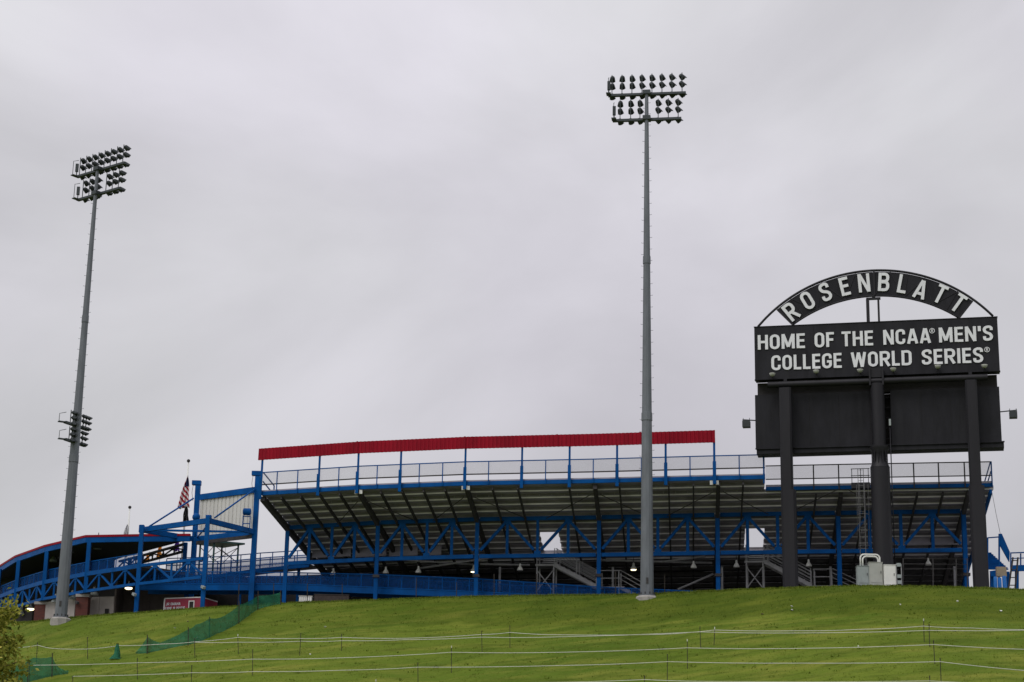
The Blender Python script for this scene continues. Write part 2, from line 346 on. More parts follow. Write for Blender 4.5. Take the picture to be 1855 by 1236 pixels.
def build_grass():
    n = 90000
    X = rng.uniform(-36, 36, n); t = rng.uniform(-0.6, 27, n); Y = np.interp(X, CX, CY) - t
    cl = 0.5 + 0.5 * np.sin(X * 1.7 + 2 * np.sin(Y * 0.8)) * np.sin(Y * 2.3 + np.sin(X * 0.9))
    Z = ground_z(X, Y); a = rng.uniform(0, 6.28, n); um = unmown(X, Y); h = rng.uniform(0.018, 0.042, n) * (0.7 + 0.5 * cl) * (1 + 0.7 * um); wd = rng.uniform(0.012, 0.03, n)
    lean = rng.normal(0, 0.035, (n, 2))
    dx, dy = np.cos(a) * wd, np.sin(a) * wd
    v = np.empty((n, 3, 3)); v[:, 0] = np.stack([X - dx, Y - dy, Z - 0.01], -1); v[:, 1] = np.stack([X + dx, Y + dy, Z - 0.01], -1); v[:, 2] = np.stack([X + lean[:, 0], Y + lean[:, 1], Z + h], -1)
    me = bpy.data.meshes.new('grass'); me.vertices.add(3 * n); me.vertices.foreach_set('co', v.ravel()); me.loops.add(3 * n); me.loops.foreach_set('vertex_index', np.arange(3 * n, dtype=np.int32))
    me.polygons.add(n); me.polygons.foreach_set('loop_start', np.arange(0, 3 * n, 3, dtype=np.int32)); me.update()
    at_ = me.attributes.new('tone', 'FLOAT', 'FACE'); at_.data.foreach_set('value', np.clip((rng.normal(0.55, 0.17, n) * (0.8 + 0.35 * cl) - 0.3 * um), 0, 1).astype(np.float32))
    me.materials.append(MATS['grass_blade']); o = link('grass', me); tag(o, 'short mown green grass covering the hillside', 'grass', kind='stuff')
build_grass()
def build_tufts():
    n = 5200; X = rng.uniform(-36, 36, n); t = np.concatenate([rng.uniform(0.2, 26, 1200), rng.uniform(-0.5, 0.9, 4000)]); Y = np.interp(X, CX, CY) - t; Z = ground_z(X, Y); V = []; Fc = []; tone = []
    r = random.Random(11)
    for x, y, z in zip(X, Y, Z):
        tn = r.choice((0.15, 0.3, 0.7, 0.9)); sz = r.uniform(0.5, 1.3)
        for k in range(7):
            a = r.uniform(0, 6.28); q = r.uniform(0, 0.16) * sz; bx_, by_ = x + q * math.cos(a) * 1.6, y + q * math.sin(a); h = r.uniform(0.05, 0.12) * sz; wd = r.uniform(0.02, 0.04); b = r.uniform(0, 6.28); lx, ly = r.gauss(0, 0.05), r.gauss(0, 0.05)
            i = len(V); V += [(bx_ - wd * math.cos(b), by_ - wd * math.sin(b), z - 0.02), (bx_ + wd * math.cos(b), by_ + wd * math.sin(b), z - 0.02), (bx_ + lx, by_ + ly, z + h)]; Fc.append((i, i + 1, i + 2)); tone.append(min(1, max(0, tn + r.uniform(-0.1, 0.1))))
    me = bpy.data.meshes.new('grass_tufts'); me.from_pydata(V, [], Fc); me.materials.append(MATS['grass_blade']); a_ = me.attributes.new('tone', 'FLOAT', 'FACE'); a_.data.foreach_set('value', tone)
    tag(link('grass_tufts', me), 'coarser grass tufts and weeds scattered over the hillside', 'grass', kind='stuff')
build_tufts()

# paving on the hilltop round the stadium, and the road at the foot of the hill
def sheet(name, m, X, Y, Z):
    ny, nx = X.shape; v = np.stack([X, Y, Z], -1).reshape(-1, 3); i = np.arange(nx - 1)[None] + nx * np.arange(ny - 1)[:, None]; f = np.stack([i, i + 1, i + nx + 1, i + nx], -1).reshape(-1, 4)
    me = bpy.data.meshes.new(name); me.from_pydata(v.tolist(), [], f.tolist()); me.materials.append(MATS[m]); o = link(name, me); o['kind'] = 'structure'
mat('paving', (0.19, 0.18, 0.175), 0.9, var=0.15, scale=0.7, dirt=0.4, dirtc=(0.12, 0.115, 0.11)); mat('asphalt', (0.06, 0.06, 0.062), 0.9, var=0.2, scale=2)
_x, _o = np.meshgrid(np.linspace(-48, 44, 231), np.array([1.0, 1.6, 2.2, 3, 4, 6, 9, 13, 18, 24, 32])); _y = np.interp(_x, CX, CY) + _o
sheet('pavement', 'paving', _x, _y, ground_z(_x, _y) + 0.02 + 0.03 * ssmooth((_o - 1.0) / 0.6))
_x, _y = np.meshgrid(np.linspace(-300, 300, 31), np.linspace(-16, 20, 7)); sheet('road', 'asphalt', _x, _y, ground_z(_x, _y) + 0.03)

# ------------------------------------------------------------------ plan of the stadium
FA = Line([(-15.0, 129.9), (-8.7, 127.4), (-2.05, 125.5), (5.88, 124.0), (13.4, 122.35), (20.9, 120.9), (28.55, 119.55)])
FA.n = [Vector((math.sin(R_(a)), math.cos(R_(a)))) for a in (20, 15, 9.5, 6.5, 5, 4.5, 4)]
ZT, ZB = 23.54, 20.83                              # top of upper chord, underside of lower chord
EOFF = -4.0                                        # the top walkway overhangs the columns
ZE = sum(FA.hit(x, y, EOFF)[1] for x, y in ((723, 886), (843, 880), (1000, 876), (1160, 873), (1300, 871))) / 5
S_L = FA.hit(475, 895, EOFF)[0]; S_STEP = FA.hit(1386, 868, EOFF)[0]; S_R = FA.hit(1797, 883, -2.8)[0]
RISE, RUN, NROW = 0.27, 0.8, 27

gs = thing('grandstand', (6, 124, gz(6, 124)), 'steel outfield grandstand with blue trusses, exposed seat undersides and red canopy band', 'grandstand')
CPX = [(520, 955, 1096), (684, 945.5, 1090), (864, 938.4, 1084), (1085, 934, 1081), (1300, 930.8, 1074), (1519, 927.6, 1066), (1746, 924, 1066)]
# columns
for i in range(7):
    p = FA.xy(i); z0 = gz(p.x, p.y) - 0.3
    c = bar(gs, 'column', (p.x, p.y, z0), (p.x, p.y, ZT + (0.0 if i else 0.1)), 0.26, 0.28, 'blue_paint')
    if i in (1, 2, 3, 4, 6):
        q = FA.hit(CPX[i][0], 1044 - i * 0.6, -0.2); MB().box((p.x - 0.22, p.y - 0.24, q[1] - 0.09), (p.x + 0.22, p.y + 0.24, q[1] + 0.09)).build('junction_box', 'raker', gs)
# trusses: one bay between each pair of columns
def truss_bay(parent, line, a, b, zb, zt, m, ch=0.25, dw=0.19, off=0.0, panels=4, upz=None, start_up=True):
    t = bpy.data.objects.new('truss_bay', None); col.objects.link(t); t.parent = parent
    t.matrix_local = Matrix.Translation(parent.location).inverted()
    P = lambda q, z: line.pt(a + (b - a) * q, off, z)
    e = 0.0
    for nm, z in (('top_chord', zt - ch / 2), ('bottom_chord', zb + ch / 2)):
        pa, pb = P(0, z), P(1, z); d = (pb - pa).normalized() * 0.19
        c = MB().bar(pa + d, pb - d, 0.2, ch).build(nm, m, t)
    for k in range(1, panels):
        q = k / panels; MB().bar(P(q, zb + ch), P(q, zt - ch), dw, dw * 0.9).build('vertical', m, t)
    for k in range(panels):
        q0, q1 = k / panels, (k + 1) / panels; up = (k % 2 == 0) == start_up
        za, zc = (zb + ch, zt - ch) if up else (zt - ch, zb + ch)
        pa, pb = P(q0, za), P(q1, zc); d = (pb - pa) * 0.075
        MB().bar(pa + d * (1.6 if up else 0.9), pb - d * (0.9 if up else 1.6), dw * 0.72, dw * 0.95).build('diagonal', m, t)
    for q, z in ((1 / panels, zt - ch - 0.06), (3 / panels, zt - ch - 0.06), (2 / panels, zb + ch + 0.06)):
        p = P(q, z); u = (P(1, z) - P(0, z)).normalized()
        MB().bar(p - u * 0.22 - Vector((0, 0.1, 0)), p + u * 0.22 - Vector((0, 0.1, 0)), 0.02, 0.26).build('gusset_plate', m, t)
    return t

for i in range(6): truss_bay(gs, FA, i, i + 1, ZB, ZT, 'blue_paint')
# seat rows: a tread plank and a riser plank each, cut at the two entrances
V1 = (FA.hit(978, 983, 2.4)[0], FA.hit(1012, 983, 2.4)[0]); V2 = (FA.hit(1350, 975, 2.4)[0], FA.hit(1385, 975, 2.4)[0])
for k in range(NROW):
    off = EOFF + RUN * k; z = ZE - RISE * k + 0.02
    lo = S_L + 0.0 * k; runs = [(lo, S_R + 0.02)]
    if k < 2: runs = [(lo, S_STEP)]
    if 8 <= k <= 10:
        r = []
        for a, b in runs:
            r += [(a, V1[0]), (V1[1], V2[0]), (V2[1], b)]
        runs = r
    for a, b in runs:
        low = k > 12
        MB().strip(FA, a, b, off + 0.003, off + RUN - 0.003, z - 0.045, z).build('tread', 'shaded_rows' if low else 'alu', gs)
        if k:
            MB().strip(FA, a, b, off - 0.028, off - 0.004, z + 0.04, z + RISE - 0.05).build('riser', 'shaded_rows' if low else 'riser_dark', gs)
            MB().strip(FA, a, b, off - 0.05, off, z - 0.05, z + 0.036).build('nosing', 'shaded_rows' if low else 'nosing_alu', gs)
# raking beams
ns = int((S_R - S_L) * 5)
for j in range(ns + 2):
    s = -0.2 + j * 0.2 if j else S_L + 0.012
    if s < S_L: s = S_L + 0.012
    if s > S_R: continue
    if V1[0] < s < V1[1] or V2[0] < s < V2[1]: continue
    heavy = abs(s - round(s)) < 0.02
    k0 = 0 if s < S_STEP else 2; a = FA.pt(s, EOFF + RUN * k0 + 0.02, ZE - RISE * k0 - 0.2); b = FA.pt(s, EOFF + RUN * (NROW - 1), ZE - RISE * (NROW - 1) - 0.2)
    if s < 0: b = FA.pt(s, 4.0, ZE - RISE * 10 - 0.2)
    bar(gs, 'raking_beam', a, b, 0.24 if heavy else 0.1, 0.34 if heavy else 0.22, 'raker')
bar(gs, 'raking_beam', FA.pt(S_R - 0.01, -2.8, ZE - 0.75), FA.pt(S_R - 0.01, 16, ZE - 0.75 - 18.8 * RISE / RUN), 0.15, 0.3, 'blue_paint')
# conduits and cross bracing under the seats
for pts, off in ((((520, 907), (859, 892), (1160, 884.5), (1384, 881)), -3.2), (((560, 923), (859, 913), (1160, 905.5), (1384, 902)), -1.5)):
    q = [FA.hit(x, y, off) for x, y in pts]; a, b = q[0][0], q[-1][0]; z = sum(v[1] for v in q) / len(q)
    tube(gs, 'conduit', [FA.pt(s, off, z) for s in FA.stations(a, b)], 0.025, 'grey_steel')
q = FA.hit(1500, 896, -2.0); tube(gs, 'conduit', [FA.pt(s, -2.0, q[1]) for s in FA.stations(S_STEP, S_R)], 0.025, 'grey_steel')
for i in range(1, 6):
    for e in (-1, 1):
        s0, s1 = i + 0.04 * e, i + 0.42 * e
        tube(gs, 'sway_rod', [FA.pt(s0, -3.4, ZE - 0.62), FA.pt(s1, -0.6, ZE - 1.55)], 0.03, 'raker')
# edge beam of the top walkway
MB().strip(FA, S_L, S_STEP, EOFF - 0.14, EOFF - 0.02, ZE, ZE + 0.25).build('edge_beam', 'blue_paint', gs)
MB().strip(FA, S_L, S_STEP, EOFF - 0.1, EOFF - 0.05, ZE + 0.253, ZE + 0.34).build('kick_plate', 'alu', gs)
ZE2 = sum(FA.hit(x, y, -2.8)[1] for x, y in ((1391, 889), (1480, 887.5), (1797, 883))) / 3
MB().strip(FA, S_STEP + 0.012, S_R, -2.94, -2.82, ZE2, ZE2 + 0.22).build('edge_beam', 'blue_paint', gs)
MB().strip(FA, S_STEP + 0.012, S_R, -2.9, -2.85, ZE2 + 0.223, ZE2 + 0.36).build('kick_plate', 'alu', gs)
MB().strip(FA, S_STEP + 0.012, S_R, -2.81, -2.3, ZE2 + 0.1, ZE2 + 0.15).build('walkway_plank', 'alu', gs)
# canopy posts, railing posts, rails
ZRT = sum(FA.hit(x, y, EOFF)[1] for x, y in ((577, 852), (723, 842), (843, 836.5), (1160, 830), (1384, 824.6))) / 5
ZRM = sum(FA.hit(x, y, EOFF)[1] for x, y in ((723, 866), (1117, 854), (1384, 847.5))) / 3
fz = lambda pts, off: sum(FA.hit(x, y, off)[1] for x, y in pts) / len(pts)
ZCB = fz(((473, 836), (650, 822), (843, 812), (1160, 805), (1295, 802)), EOFF - 0.2); ZCT = fz(((473, 815), (650, 800), (843, 790), (1160, 784), (1295, 779.5)), EOFF - 0.2)
cpost = [476.5, 580, 650, 727, 843.5, 946, 1032, 1118, 1206, 1294]
cs = [FA.hit(x, 850, EOFF)[0] for x in cpost]
for s in cs:
    bar(gs, 'canopy_post', FA.pt(s, EOFF - 0.24, ZE - 0.28), FA.pt(s, EOFF - 0.24, ZE + 1.15), 0.2, 0.18, 'blue_paint')
    bar(gs, 'canopy_post', FA.pt(s, EOFF - 0.15, ZE + 1.152), FA.pt(s, EOFF - 0.15, ZCB + 0.3), 0.13, 0.13, 'blue_paint')
sub = [505, 542, 616, 685, 761, 803, 886, 989, 1075, 1162, 1250, 1339, 1386]
for x in sub:
    s = FA.hit(x, 850, EOFF)[0]; tall = x == 1386
    bar(gs, 'railing_post', FA.pt(min(s, S_STEP - 0.01), EOFF - 0.18, ZE - (0.3 if tall else 0)), FA.pt(min(s, S_STEP - 0.01), EOFF - 0.18, ZRT), 0.1 if tall else 0.065, 0.07, 'blue_paint')
for z, t in ((ZRT, 0.06), (ZRM, 0.075)):
    MB().strip(FA, S_L, S_STEP, EOFF - 0.26 if 0 else EOFF - 0.13, EOFF - 0.07, z - t / 2, z + t / 2).build('rail', 'blue_paint' if z == ZRT else 'raker', gs)
MB().strip(FA, S_L, S_STEP, EOFF - 0.105, EOFF - 0.1, ZRM + 0.05, ZRT - 0.04).build('mesh_infill', 'rail_mesh', gs)
ZR2 = fz(((1400, 845), (1613, 840), (1796, 837.5)), -2.8); ZM2 = fz(((1400, 868), (1613, 865), (1796, 863)), -2.8)
for x in (1473.5, 1519, 1655, 1700, 1747, 1796): 
    s = FA.hit(x, 860, -2.88)[0]; bar(gs, 'railing_post', FA.pt(s, -2.98, ZE2), FA.pt(s, -2.98, ZR2), 0.07, 0.07, 'raker' if x < 1790 else 'blue_paint')
for z in (ZR2, ZM2): MB().strip(FA, S_STEP + 0.012, S_R, -2.92, -2.86, z - 0.03, z + 0.03).build('rail', 'raker', gs)
MB().strip(FA, S_STEP + 0.012, S_R, -2.895, -2.89, ZM2 + 0.04, ZR2 - 0.04).build('mesh_infill', 'rail_mesh', gs)
# inner guard seen beyond the walkway
MB().strip(FA, S_L, S_STEP, -2.5, -2.45, ZE + 0.62, ZE + 0.66).build('inner_rail', 'grey_steel', gs)
for j in range(44):
    s = S_L + 0.03 + (S_STEP - S_L - 0.05) * j / 43; bar(gs, 'inner_rail_post', FA.pt(s, -2.475, ZE - 0.5), FA.pt(s, -2.475, ZE + 0.615), 0.03, 0.03, 'grey_steel')
# end return rails
for ss, o0, o1, zt_ in ((S_L + 0.005, EOFF - 0.05, EOFF + 1.6, ZRT), (S_R - 0.004, -2.85, -0.6, ZR2)):
    for dz in (0, -0.6):
        bar(gs, 'end_rail', FA.pt(ss, o0, zt_ + dz), FA.pt(ss, o1, zt_ + dz - (o1 - o0) * RISE / RUN), 0.06, 0.07, 'blue_paint')
    bar(gs, 'end_rail_post', FA.pt(ss, o1, zt_ - (o1 - o0) * RISE / RUN), FA.pt(ss, o1, zt_ - 1.3 - (o1 - o0) * RISE / RUN), 0.08, 0.08, 'blue_paint')
# red corrugated canopy band, a panel between each pair of break points
brk = [FA.hit(x, 800, EOFF)[0] for x in (473, 650, 843.5, 1010, 1160, 1296)]
for a, b in zip(brk[:-1], brk[1:]):
    m = MB(); n = max(4, int((FA.xy(b) - FA.xy(a)).length / 0.25)); rows = []
    for k in range(n * 4 + 1):
        s = a + (b - a - 0.003) * k / (n * 4); d = (0, 0.045, 0.045, 0)[k % 4]
        rows.append((FA.pt(s, EOFF - 0.3 + d, ZCB), FA.pt(s, EOFF - 0.27 + d, ZCT), FA.pt(s, EOFF - 0.21 + d, ZCT - 0.01), FA.pt(s, EOFF - 0.24 + d, ZCB)))
    for r in rows: m.v += [tuple(p) for p in r]
    for k in range(len(rows) - 1):
        for j in range(4): m.f.append((4 * k + j, 4 * k + 4 + j, 4 * k + 4 + (j + 1) % 4, 4 * k + (j + 1) % 4))
    e = 4 * (len(rows) - 1); m.f += [(0, 1, 2, 3), (e + 3, e + 2, e + 1, e)]
    m.build('canopy_panel', 'red_metal', gs)
for a in brk[1:-1]:
    bar(gs, 'canopy_cover_strip', FA.pt(a, EOFF - 0.31, ZCB - 0.01), FA.pt(a, EOFF - 0.28, ZCT + 0.02), 0.1, 0.03, 'red_metal', up=(0, 1, 0))
MB().strip(FA, brk[0] + 0.01, brk[-1] - 0.01, EOFF - 0.08, EOFF + 0.02, ZCB + 0.2, ZCB + 0.32).build('canopy_girt', 'raker', gs)
for x in (650, 843.5, 1294):
    s = FA.hit(x, 890, EOFF)[0]
    for e in (-1, 1):
        p = FA.pt(s + e * 0.022, EOFF - 0.05, ZE - 0.16); MB().box((p.x - 0.1, p.y - 0.06, p.z - 0.13), (p.x + 0.1, p.y + 0.06, p.z + 0.13)).build('speaker_box', 'white_paint', gs)
# lower concourse: back wall, beams, braces, slab edge
MB().strip(FA, -0.35, 6.4, 15.5, 15.7, 15.0, ZE - RISE * 24).build('concourse_wall', 'dark_wall', gs)
MB().strip(FA, 0.03, 1.35, 5.2, 5.5, 16.0, 20.6).build('concourse_wall', 'dark_wall', gs)
s0 = FA.hit(567, 995, 4.4)[0]
for x0, x1, y0, y1, m in ((565, 636, 985, 1011, 'alu'), (640, 700, 986, 1010, 'alu'), (705, 757, 984, 1008, 'alu'), (775, 800, 978, 1006, 'alu'), (1600, 1755, 964, 988, 'alu')):
    a = FA.hit(x0, y1, 3.4); b = FA.hit(x1, y0, 3.4); MB().strip(FA, a[0], b[0], 3.4, 3.46, a[1], b[1]).build('back_panel', m, gs)
for (xa, ya), (xb, yb), o in (((700, 1013), (860, 1023), 2.5), (((760, 1030), (900, 1009), 2.0)), ((870, 1022), (960, 1024), 2.2), ((1090, 1015), (1290, 1020), 2.6), ((1200, 1018), (1278, 1008), 2.2), ((1228, 1068), (1292, 1040), 2.0), ((560, 1018), (720, 1010), 2.6)):
    a = FA.px(xa, ya, o); b = FA.px(xb, yb, o + 0.4); tube(gs, 'brace', [a, b], 0.07, 'grey_steel')
a = FA.hit(700, 1042, 6.0); b = FA.hit(1300, 1030, 6.0)
MB().strip(FA, 1.4, 3.9, 8.0, 8.5, (a[1] + b[1]) / 2 - 0.1, (a[1] + b[1]) / 2 + 0.5).build('concourse_beam', 'concrete', gs)
for x in (905, 1110, 1308, 1505, 1730):
    p = FA.px(x, 1060, 3.6); bar(gs, 'steel_stanchion', (p.x, p.y, gz(p.x, p.y) - 0.2), (p.x, p.y, p.z + 1.2), 0.14, 0.14, 'grey_steel')

# ------------------------------------------------------------------ pendant lamps under the grandstand
PX = [(604, 1036, 0), (699, 1033, 0), (758, 1032, 0), (858, 1030, 1), (942, 1027.6, 0), (1147.7, 1026, 1), (1256.6, 1023, 0), (1334, 1021.5, 0), (1465, 1020, 0), (1681.5, 1017.6, 0)]
PL = ['above the ramp beside the leftmost grandstand column', 'just right of the second grandstand column', 'between the second and third grandstand columns', 'in front of the third grandstand column', 'just left of the first metal stair platform',
      'just left of the tall grey light pole', 'left of the fifth grandstand column', 'just left of the second metal stair platform', 'right of the scoreboard left post', 'right of the white electrical cabinets']
for (x, y, lit), pl in zip(PX, PL):
    p = FA.px(x, y, 1.6)
    t = thing('pendant_lamp', p, ('lit' if lit else 'unlit') + ' bell-shaped pendant lamp hanging ' + pl, 'lamp', 'pendant lamps under the grandstand')
    MB().lathe([(0.2, -0.22), (0.19, -0.14), (0.13, -0.02), (0.07, 0.06), (0.065, 0.2), (0.03, 0.24)], p).build('shade', 'white_paint' if not lit else 'cabinet', t, 'auto')
    tube(t, 'stem', [p + Vector((0, 0, 0.24)), p + Vector((0, 0, 0.85))], 0.018, 'raker')
    if lit: MB().lathe([(0.12, -0.27), (0.185, -0.25), (0.185, -0.225)], p).build('bulb', 'bulb_lit', t, True)

# ------------------------------------------------------------------ metal stairs up to the entrances
def stairs(pxs, off, label):
    (xp0, xp1, yp), (fx0, fy0), (fx1, fy1), (lx0, lx1, ly), (gx, gy) = pxs
    a = FA.px(xp0, yp, off); b = FA.px(xp1, yp, off); t = thing('metal_stairs', (a.x, a.y, gz(a.x, a.y)), label, 'stairs', 'stairs up into the grandstand')
    u = (b - a); u.z = 0; wd = u.length; u.normalize(); v = Vector((-u.y, u.x, 0)); zp = a.z; g = gz(a.x, a.y)
    def P(x, y, z): return Vector((a.x, a.y, 0)) + u * x + v * y + Vector((0, 0, z))
    def bx(nm, x0, x1, y0, y1, z0, z1, m='grey_steel'): return MB().hexa([P(x0, y0, z0), P(x1, y0, z0), P(x1, y1, z0), P(x0, y1, z0), P(x0, y0, z1), P(x1, y0, z1), P(x1, y1, z1), P(x0, y1, z1)]).build(nm, m, t)
    bx('platform', -0.05, wd + 0.3, 0, 1.2, zp - 0.12, zp)
    for x in (0.02, wd - 0.05):
        for y in (0.04, 1.1): bx('leg', x, x + 0.09, y, y + 0.09, g - 0.2, zp - 0.123)
    for x0, x1 in ((0.1, wd - 0.05), (wd - 0.05, 0.1)): bar(t, 'cross_brace', P(x0, 0.0, zp - 0.45), P(x1, 0.0, zp - 1.75), 0.05, 0.06, 'grey_steel')
    for k in range(6): bx('tread', 0.1, wd - 0.1, 1.22 + k * 0.28, 1.22 + k * 0.28 + 0.26, zp + 0.02 + k * 0.17, zp + 0.06 + k * 0.17)
    for x in (0.02, wd + 0.02): 
        for y, h in ((0.05, 1.05), (1.1, 1.05)): bx('rail_post', x, x + 0.05, y, y + 0.05, zp + 0.002, zp + h)
    # flight going down to the right
    f0 = FA.px(fx0, fy0, off); f1 = FA.px(fx1, fy1, off); x0 = (f0 - a).dot(u); x1 = (f1 - a).dot(u); z0, z1 = zp - 0.06, f1.z
    for y in (0.0, 1.15): bar(t, 'stringer', P(x0, y, z0), P(x1, y, z1), 0.06, 0.26, 'grey_steel')
    n = max(6, int((z0 - z1) / 0.18))
    for k in range(n):
        q = (k + 0.5) / n; x = x0 + (x1 - x0) * q; z = z0 + (z1 - z0) * q; bx('tread', x - 0.13, x + 0.15, 0.04, 1.11, z + 0.1, z + 0.14, 'alu')
    for y in (-0.02, 1.17):
        for h in (1.08, 0.86, 0.64, 0.42): bar(t, 'handrail', P(x0 + 0.1, y, z0 + h), P(x1, y, z1 + h), 0.035, 0.04, 'grey_steel')
        for q in (0.02, 0.5, 0.98): x = x0 + 0.1 + (x1 - x0 - 0.1) * q; z = z0 + (z1 - z0) * q; bx('rail_post', x, x + 0.06, y - 0.03, y + 0.03, z + 0.1, z + 1.1)
    # landing and second flight
    l1 = FA.px(lx1, ly, off); xl = (l1 - a).dot(u)
    bx('landing', x1 + 0.02, xl, 0.0, 1.2, z1 - 0.1, z1)
    for x in (x1 + 0.15, xl - 0.12):
        for y in (0.0, 1.13): bx('leg', x, x + 0.08, y, y + 0.08, g - 0.4, z1 - 0.103); bx('rail_post', x, x + 0.07, y, y + 0.07, z1 + 0.003, z1 + 1.08)
    for h in (1.05, 0.55): bar(t, 'handrail', P(x1 + 0.1, -0.02, z1 + h), P(xl, -0.02, z1 + h), 0.04, 0.05, 'grey_steel')
    e = FA.px(gx, gy, off); xe = (e - a).dot(u); ze = e.z
    for y in (0.0, 1.15): bar(t, 'stringer', P(xl + 0.03, y, z1 - 0.06), P(xe, y, ze), 0.06, 0.22, 'grey_steel')
    for k in range(5): q = (k + 0.5) / 5; x = xl + (xe - xl) * q; z = z1 + (ze - z1) * q; bx('tread', x - 0.12, x + 0.13, 0.04, 1.11, z + 0.06, z + 0.1, 'alu')
    for h in (1.08, 0.8, 0.5): bar(t, 'handrail', P(xl, -0.02, z1 + h), P(xe, -0.02, ze + h), 0.035, 0.04, 'grey_steel')
stairs(((971, 1003, 1022), (1004, 1024), (1081, 1063), (1088, 1123, 1064), (1168, 1088)), 1.9, 'grey steel stairs and platform left of the tall grey light pole')
stairs(((1350, 1382, 1016), (1385, 1017), (1470, 1061), (1474, 1509, 1061), (1556, 1083)), 1.9, 'grey steel stairs and platform behind the scoreboard left post')

# ------------------------------------------------------------------ blue ramps
RP = Line([tuple(at(254, 1066, 131.9).xy), tuple(FA.xy(-0.02, 0.75)), tuple(FA.xy(1, 0.75)), tuple(FA.xy(2, 0.75)), tuple(FA.xy(3, 0.75)), tuple(FA.xy(4, 0.75))])
rp = thing('pedestrian_ramp', tuple(FA.pt(0.5, 1.5, 17)), 'long blue steel ramp with mesh railing sloping down behind the grandstand columns', 'ramp')
def ramp_z(pts):
    q = [RP.hit(x, y, 0.0) for x, y in pts]; return lambda s: float(np.interp(s, [a for a, _ in q], [b for _, b in q]))
g0 = ramp_z(((254, 1069), (369, 1069), (517, 1069.5), (684, 1076), (859, 1083), (1001, 1090), (1250, 1100)))
g1 = ramp_z(((254, 1060), (369, 1060), (517, 1059), (684, 1066), (859, 1073.5), (1001, 1081), (1250, 1092)))
r1 = ramp_z(((254, 1035), (369, 1035.5), (517, 1037), (684, 1041), (859, 1048.5), (1001, 1057), (1089, 1064), (1250, 1071.5)))
s_end = RP.hit(1262, 1073)[0]
for k in range(5):
    a, b = max(0.0, float(k)), min(k + 1.0, s_end)
    for nm, o0, o1, za, zb, m in (('girder', 0, 0.16, g0, g1, 'blue_paint'), ('toe_beam', -0.02, 0.1, lambda s: g1(s) + 0.02, lambda s: g1(s) + 0.1, 'blue_paint'), ('deck', 0.163, 1.8, lambda s: g1(s) - 0.05, g1, 'concrete'),
                            ('rail', 0.0, 0.07, lambda s: r1(s) - 0.035, lambda s: r1(s) + 0.035, 'blue_paint'), ('mesh_infill', 0.03, 0.035, lambda s: g1(s) + 0.12, lambda s: r1(s) - 0.05, 'blue_mesh'),
                            ('rail', 1.75, 1.81, lambda s: r1(s) - 0.03, lambda s: r1(s) + 0.03, 'blue_paint'), ('mesh_infill', 1.78, 1.785, lambda s: g1(s) + 0.12, lambda s: r1(s) - 0.05, 'blue_mesh'), ('girder', 1.803, 1.95, g0, g1, 'blue_paint')):
        if b > a + 0.02: MB().strip(RP, a, b, o0, o1, za, zb).build(nm, m, rp)
x = 262.0
while x < 1250:
    s = RP.hit(x, 1055)[0]
    for o in (0.035, 1.78): bar(rp, 'railing_post', RP.pt(s, o, g1(s) + 0.1), RP.pt(s, o, r1(s) - 0.035), 0.06, 0.055, 'blue_paint')
    x += 24.5
ur = thing('access_ramp', tuple(at(440, 1060, 134.6)), 'upper blue switchback ramp with mesh railings right of the covered concourse', 'ramp')
UR = Line([tuple(at(300, 1040, 136.0).xy), tuple(at(400, 1030, 135.0).xy), tuple(at(470, 1030, 134.2).xy), tuple(at(560, 1025, 133.2).xy)])
def uz(pts, o=0.0):
    q = [UR.hit(x, y, o) for x, y in pts]; return lambda s: float(np.interp(s, [a for a, _ in q], [b for _, b in q]))
ub = uz(((300, 1049), (385, 1046), (461, 1036), (521, 1027.5), (560, 1026))); ut = uz(((300, 1012), (385, 1009.5), (440, 1005), (521, 998), (560, 996.5)))
for k in range(3):
    MB().strip(UR, k, k + 1, 0, 0.15, lambda s: ub(s) - 0.05, lambda s: ub(s) + 0.2).build('girder', 'blue_paint', ur)
    for o in (0.0, 1.8):
        for dz in (0, 0.5): MB().strip(UR, k, k + 1, o, o + 0.06, lambda s: ut(s) - 0.03 - dz, lambda s: ut(s) + 0.03 - dz).build('rail', 'blue_paint', ur)
        MB().strip(UR, k, k + 1, o + 0.03, o + 0.035, lambda s: ub(s) + 0.22, lambda s: ut(s) - 0.04 - 0.35).build('mesh_infill', 'blue_mesh', ur)
    MB().strip(UR, k, k + 1, 0.16, 1.8, lambda s: ub(s) + 0.1, lambda s: ub(s) + 0.18).build('deck', 'concrete', ur)
for k in range(13):
    s = 3 * k / 12.0
    for o in (0.03, 1.83): bar(ur, 'railing_post', UR.pt(s, o, ub(s) + 0.2), UR.pt(s, o, ut(s) - 0.03), 0.06, 0.06, 'blue_paint')
for s in (0.3, 1.4, 2.7):
    q = UR.xy(s, 0.9); bar(ur, 'support_post', (q.x, q.y, gz(q.x, q.y) - 0.2), (q.x, q.y, ub(s) + 0.098), 0.2, 0.2, 'blue_paint')

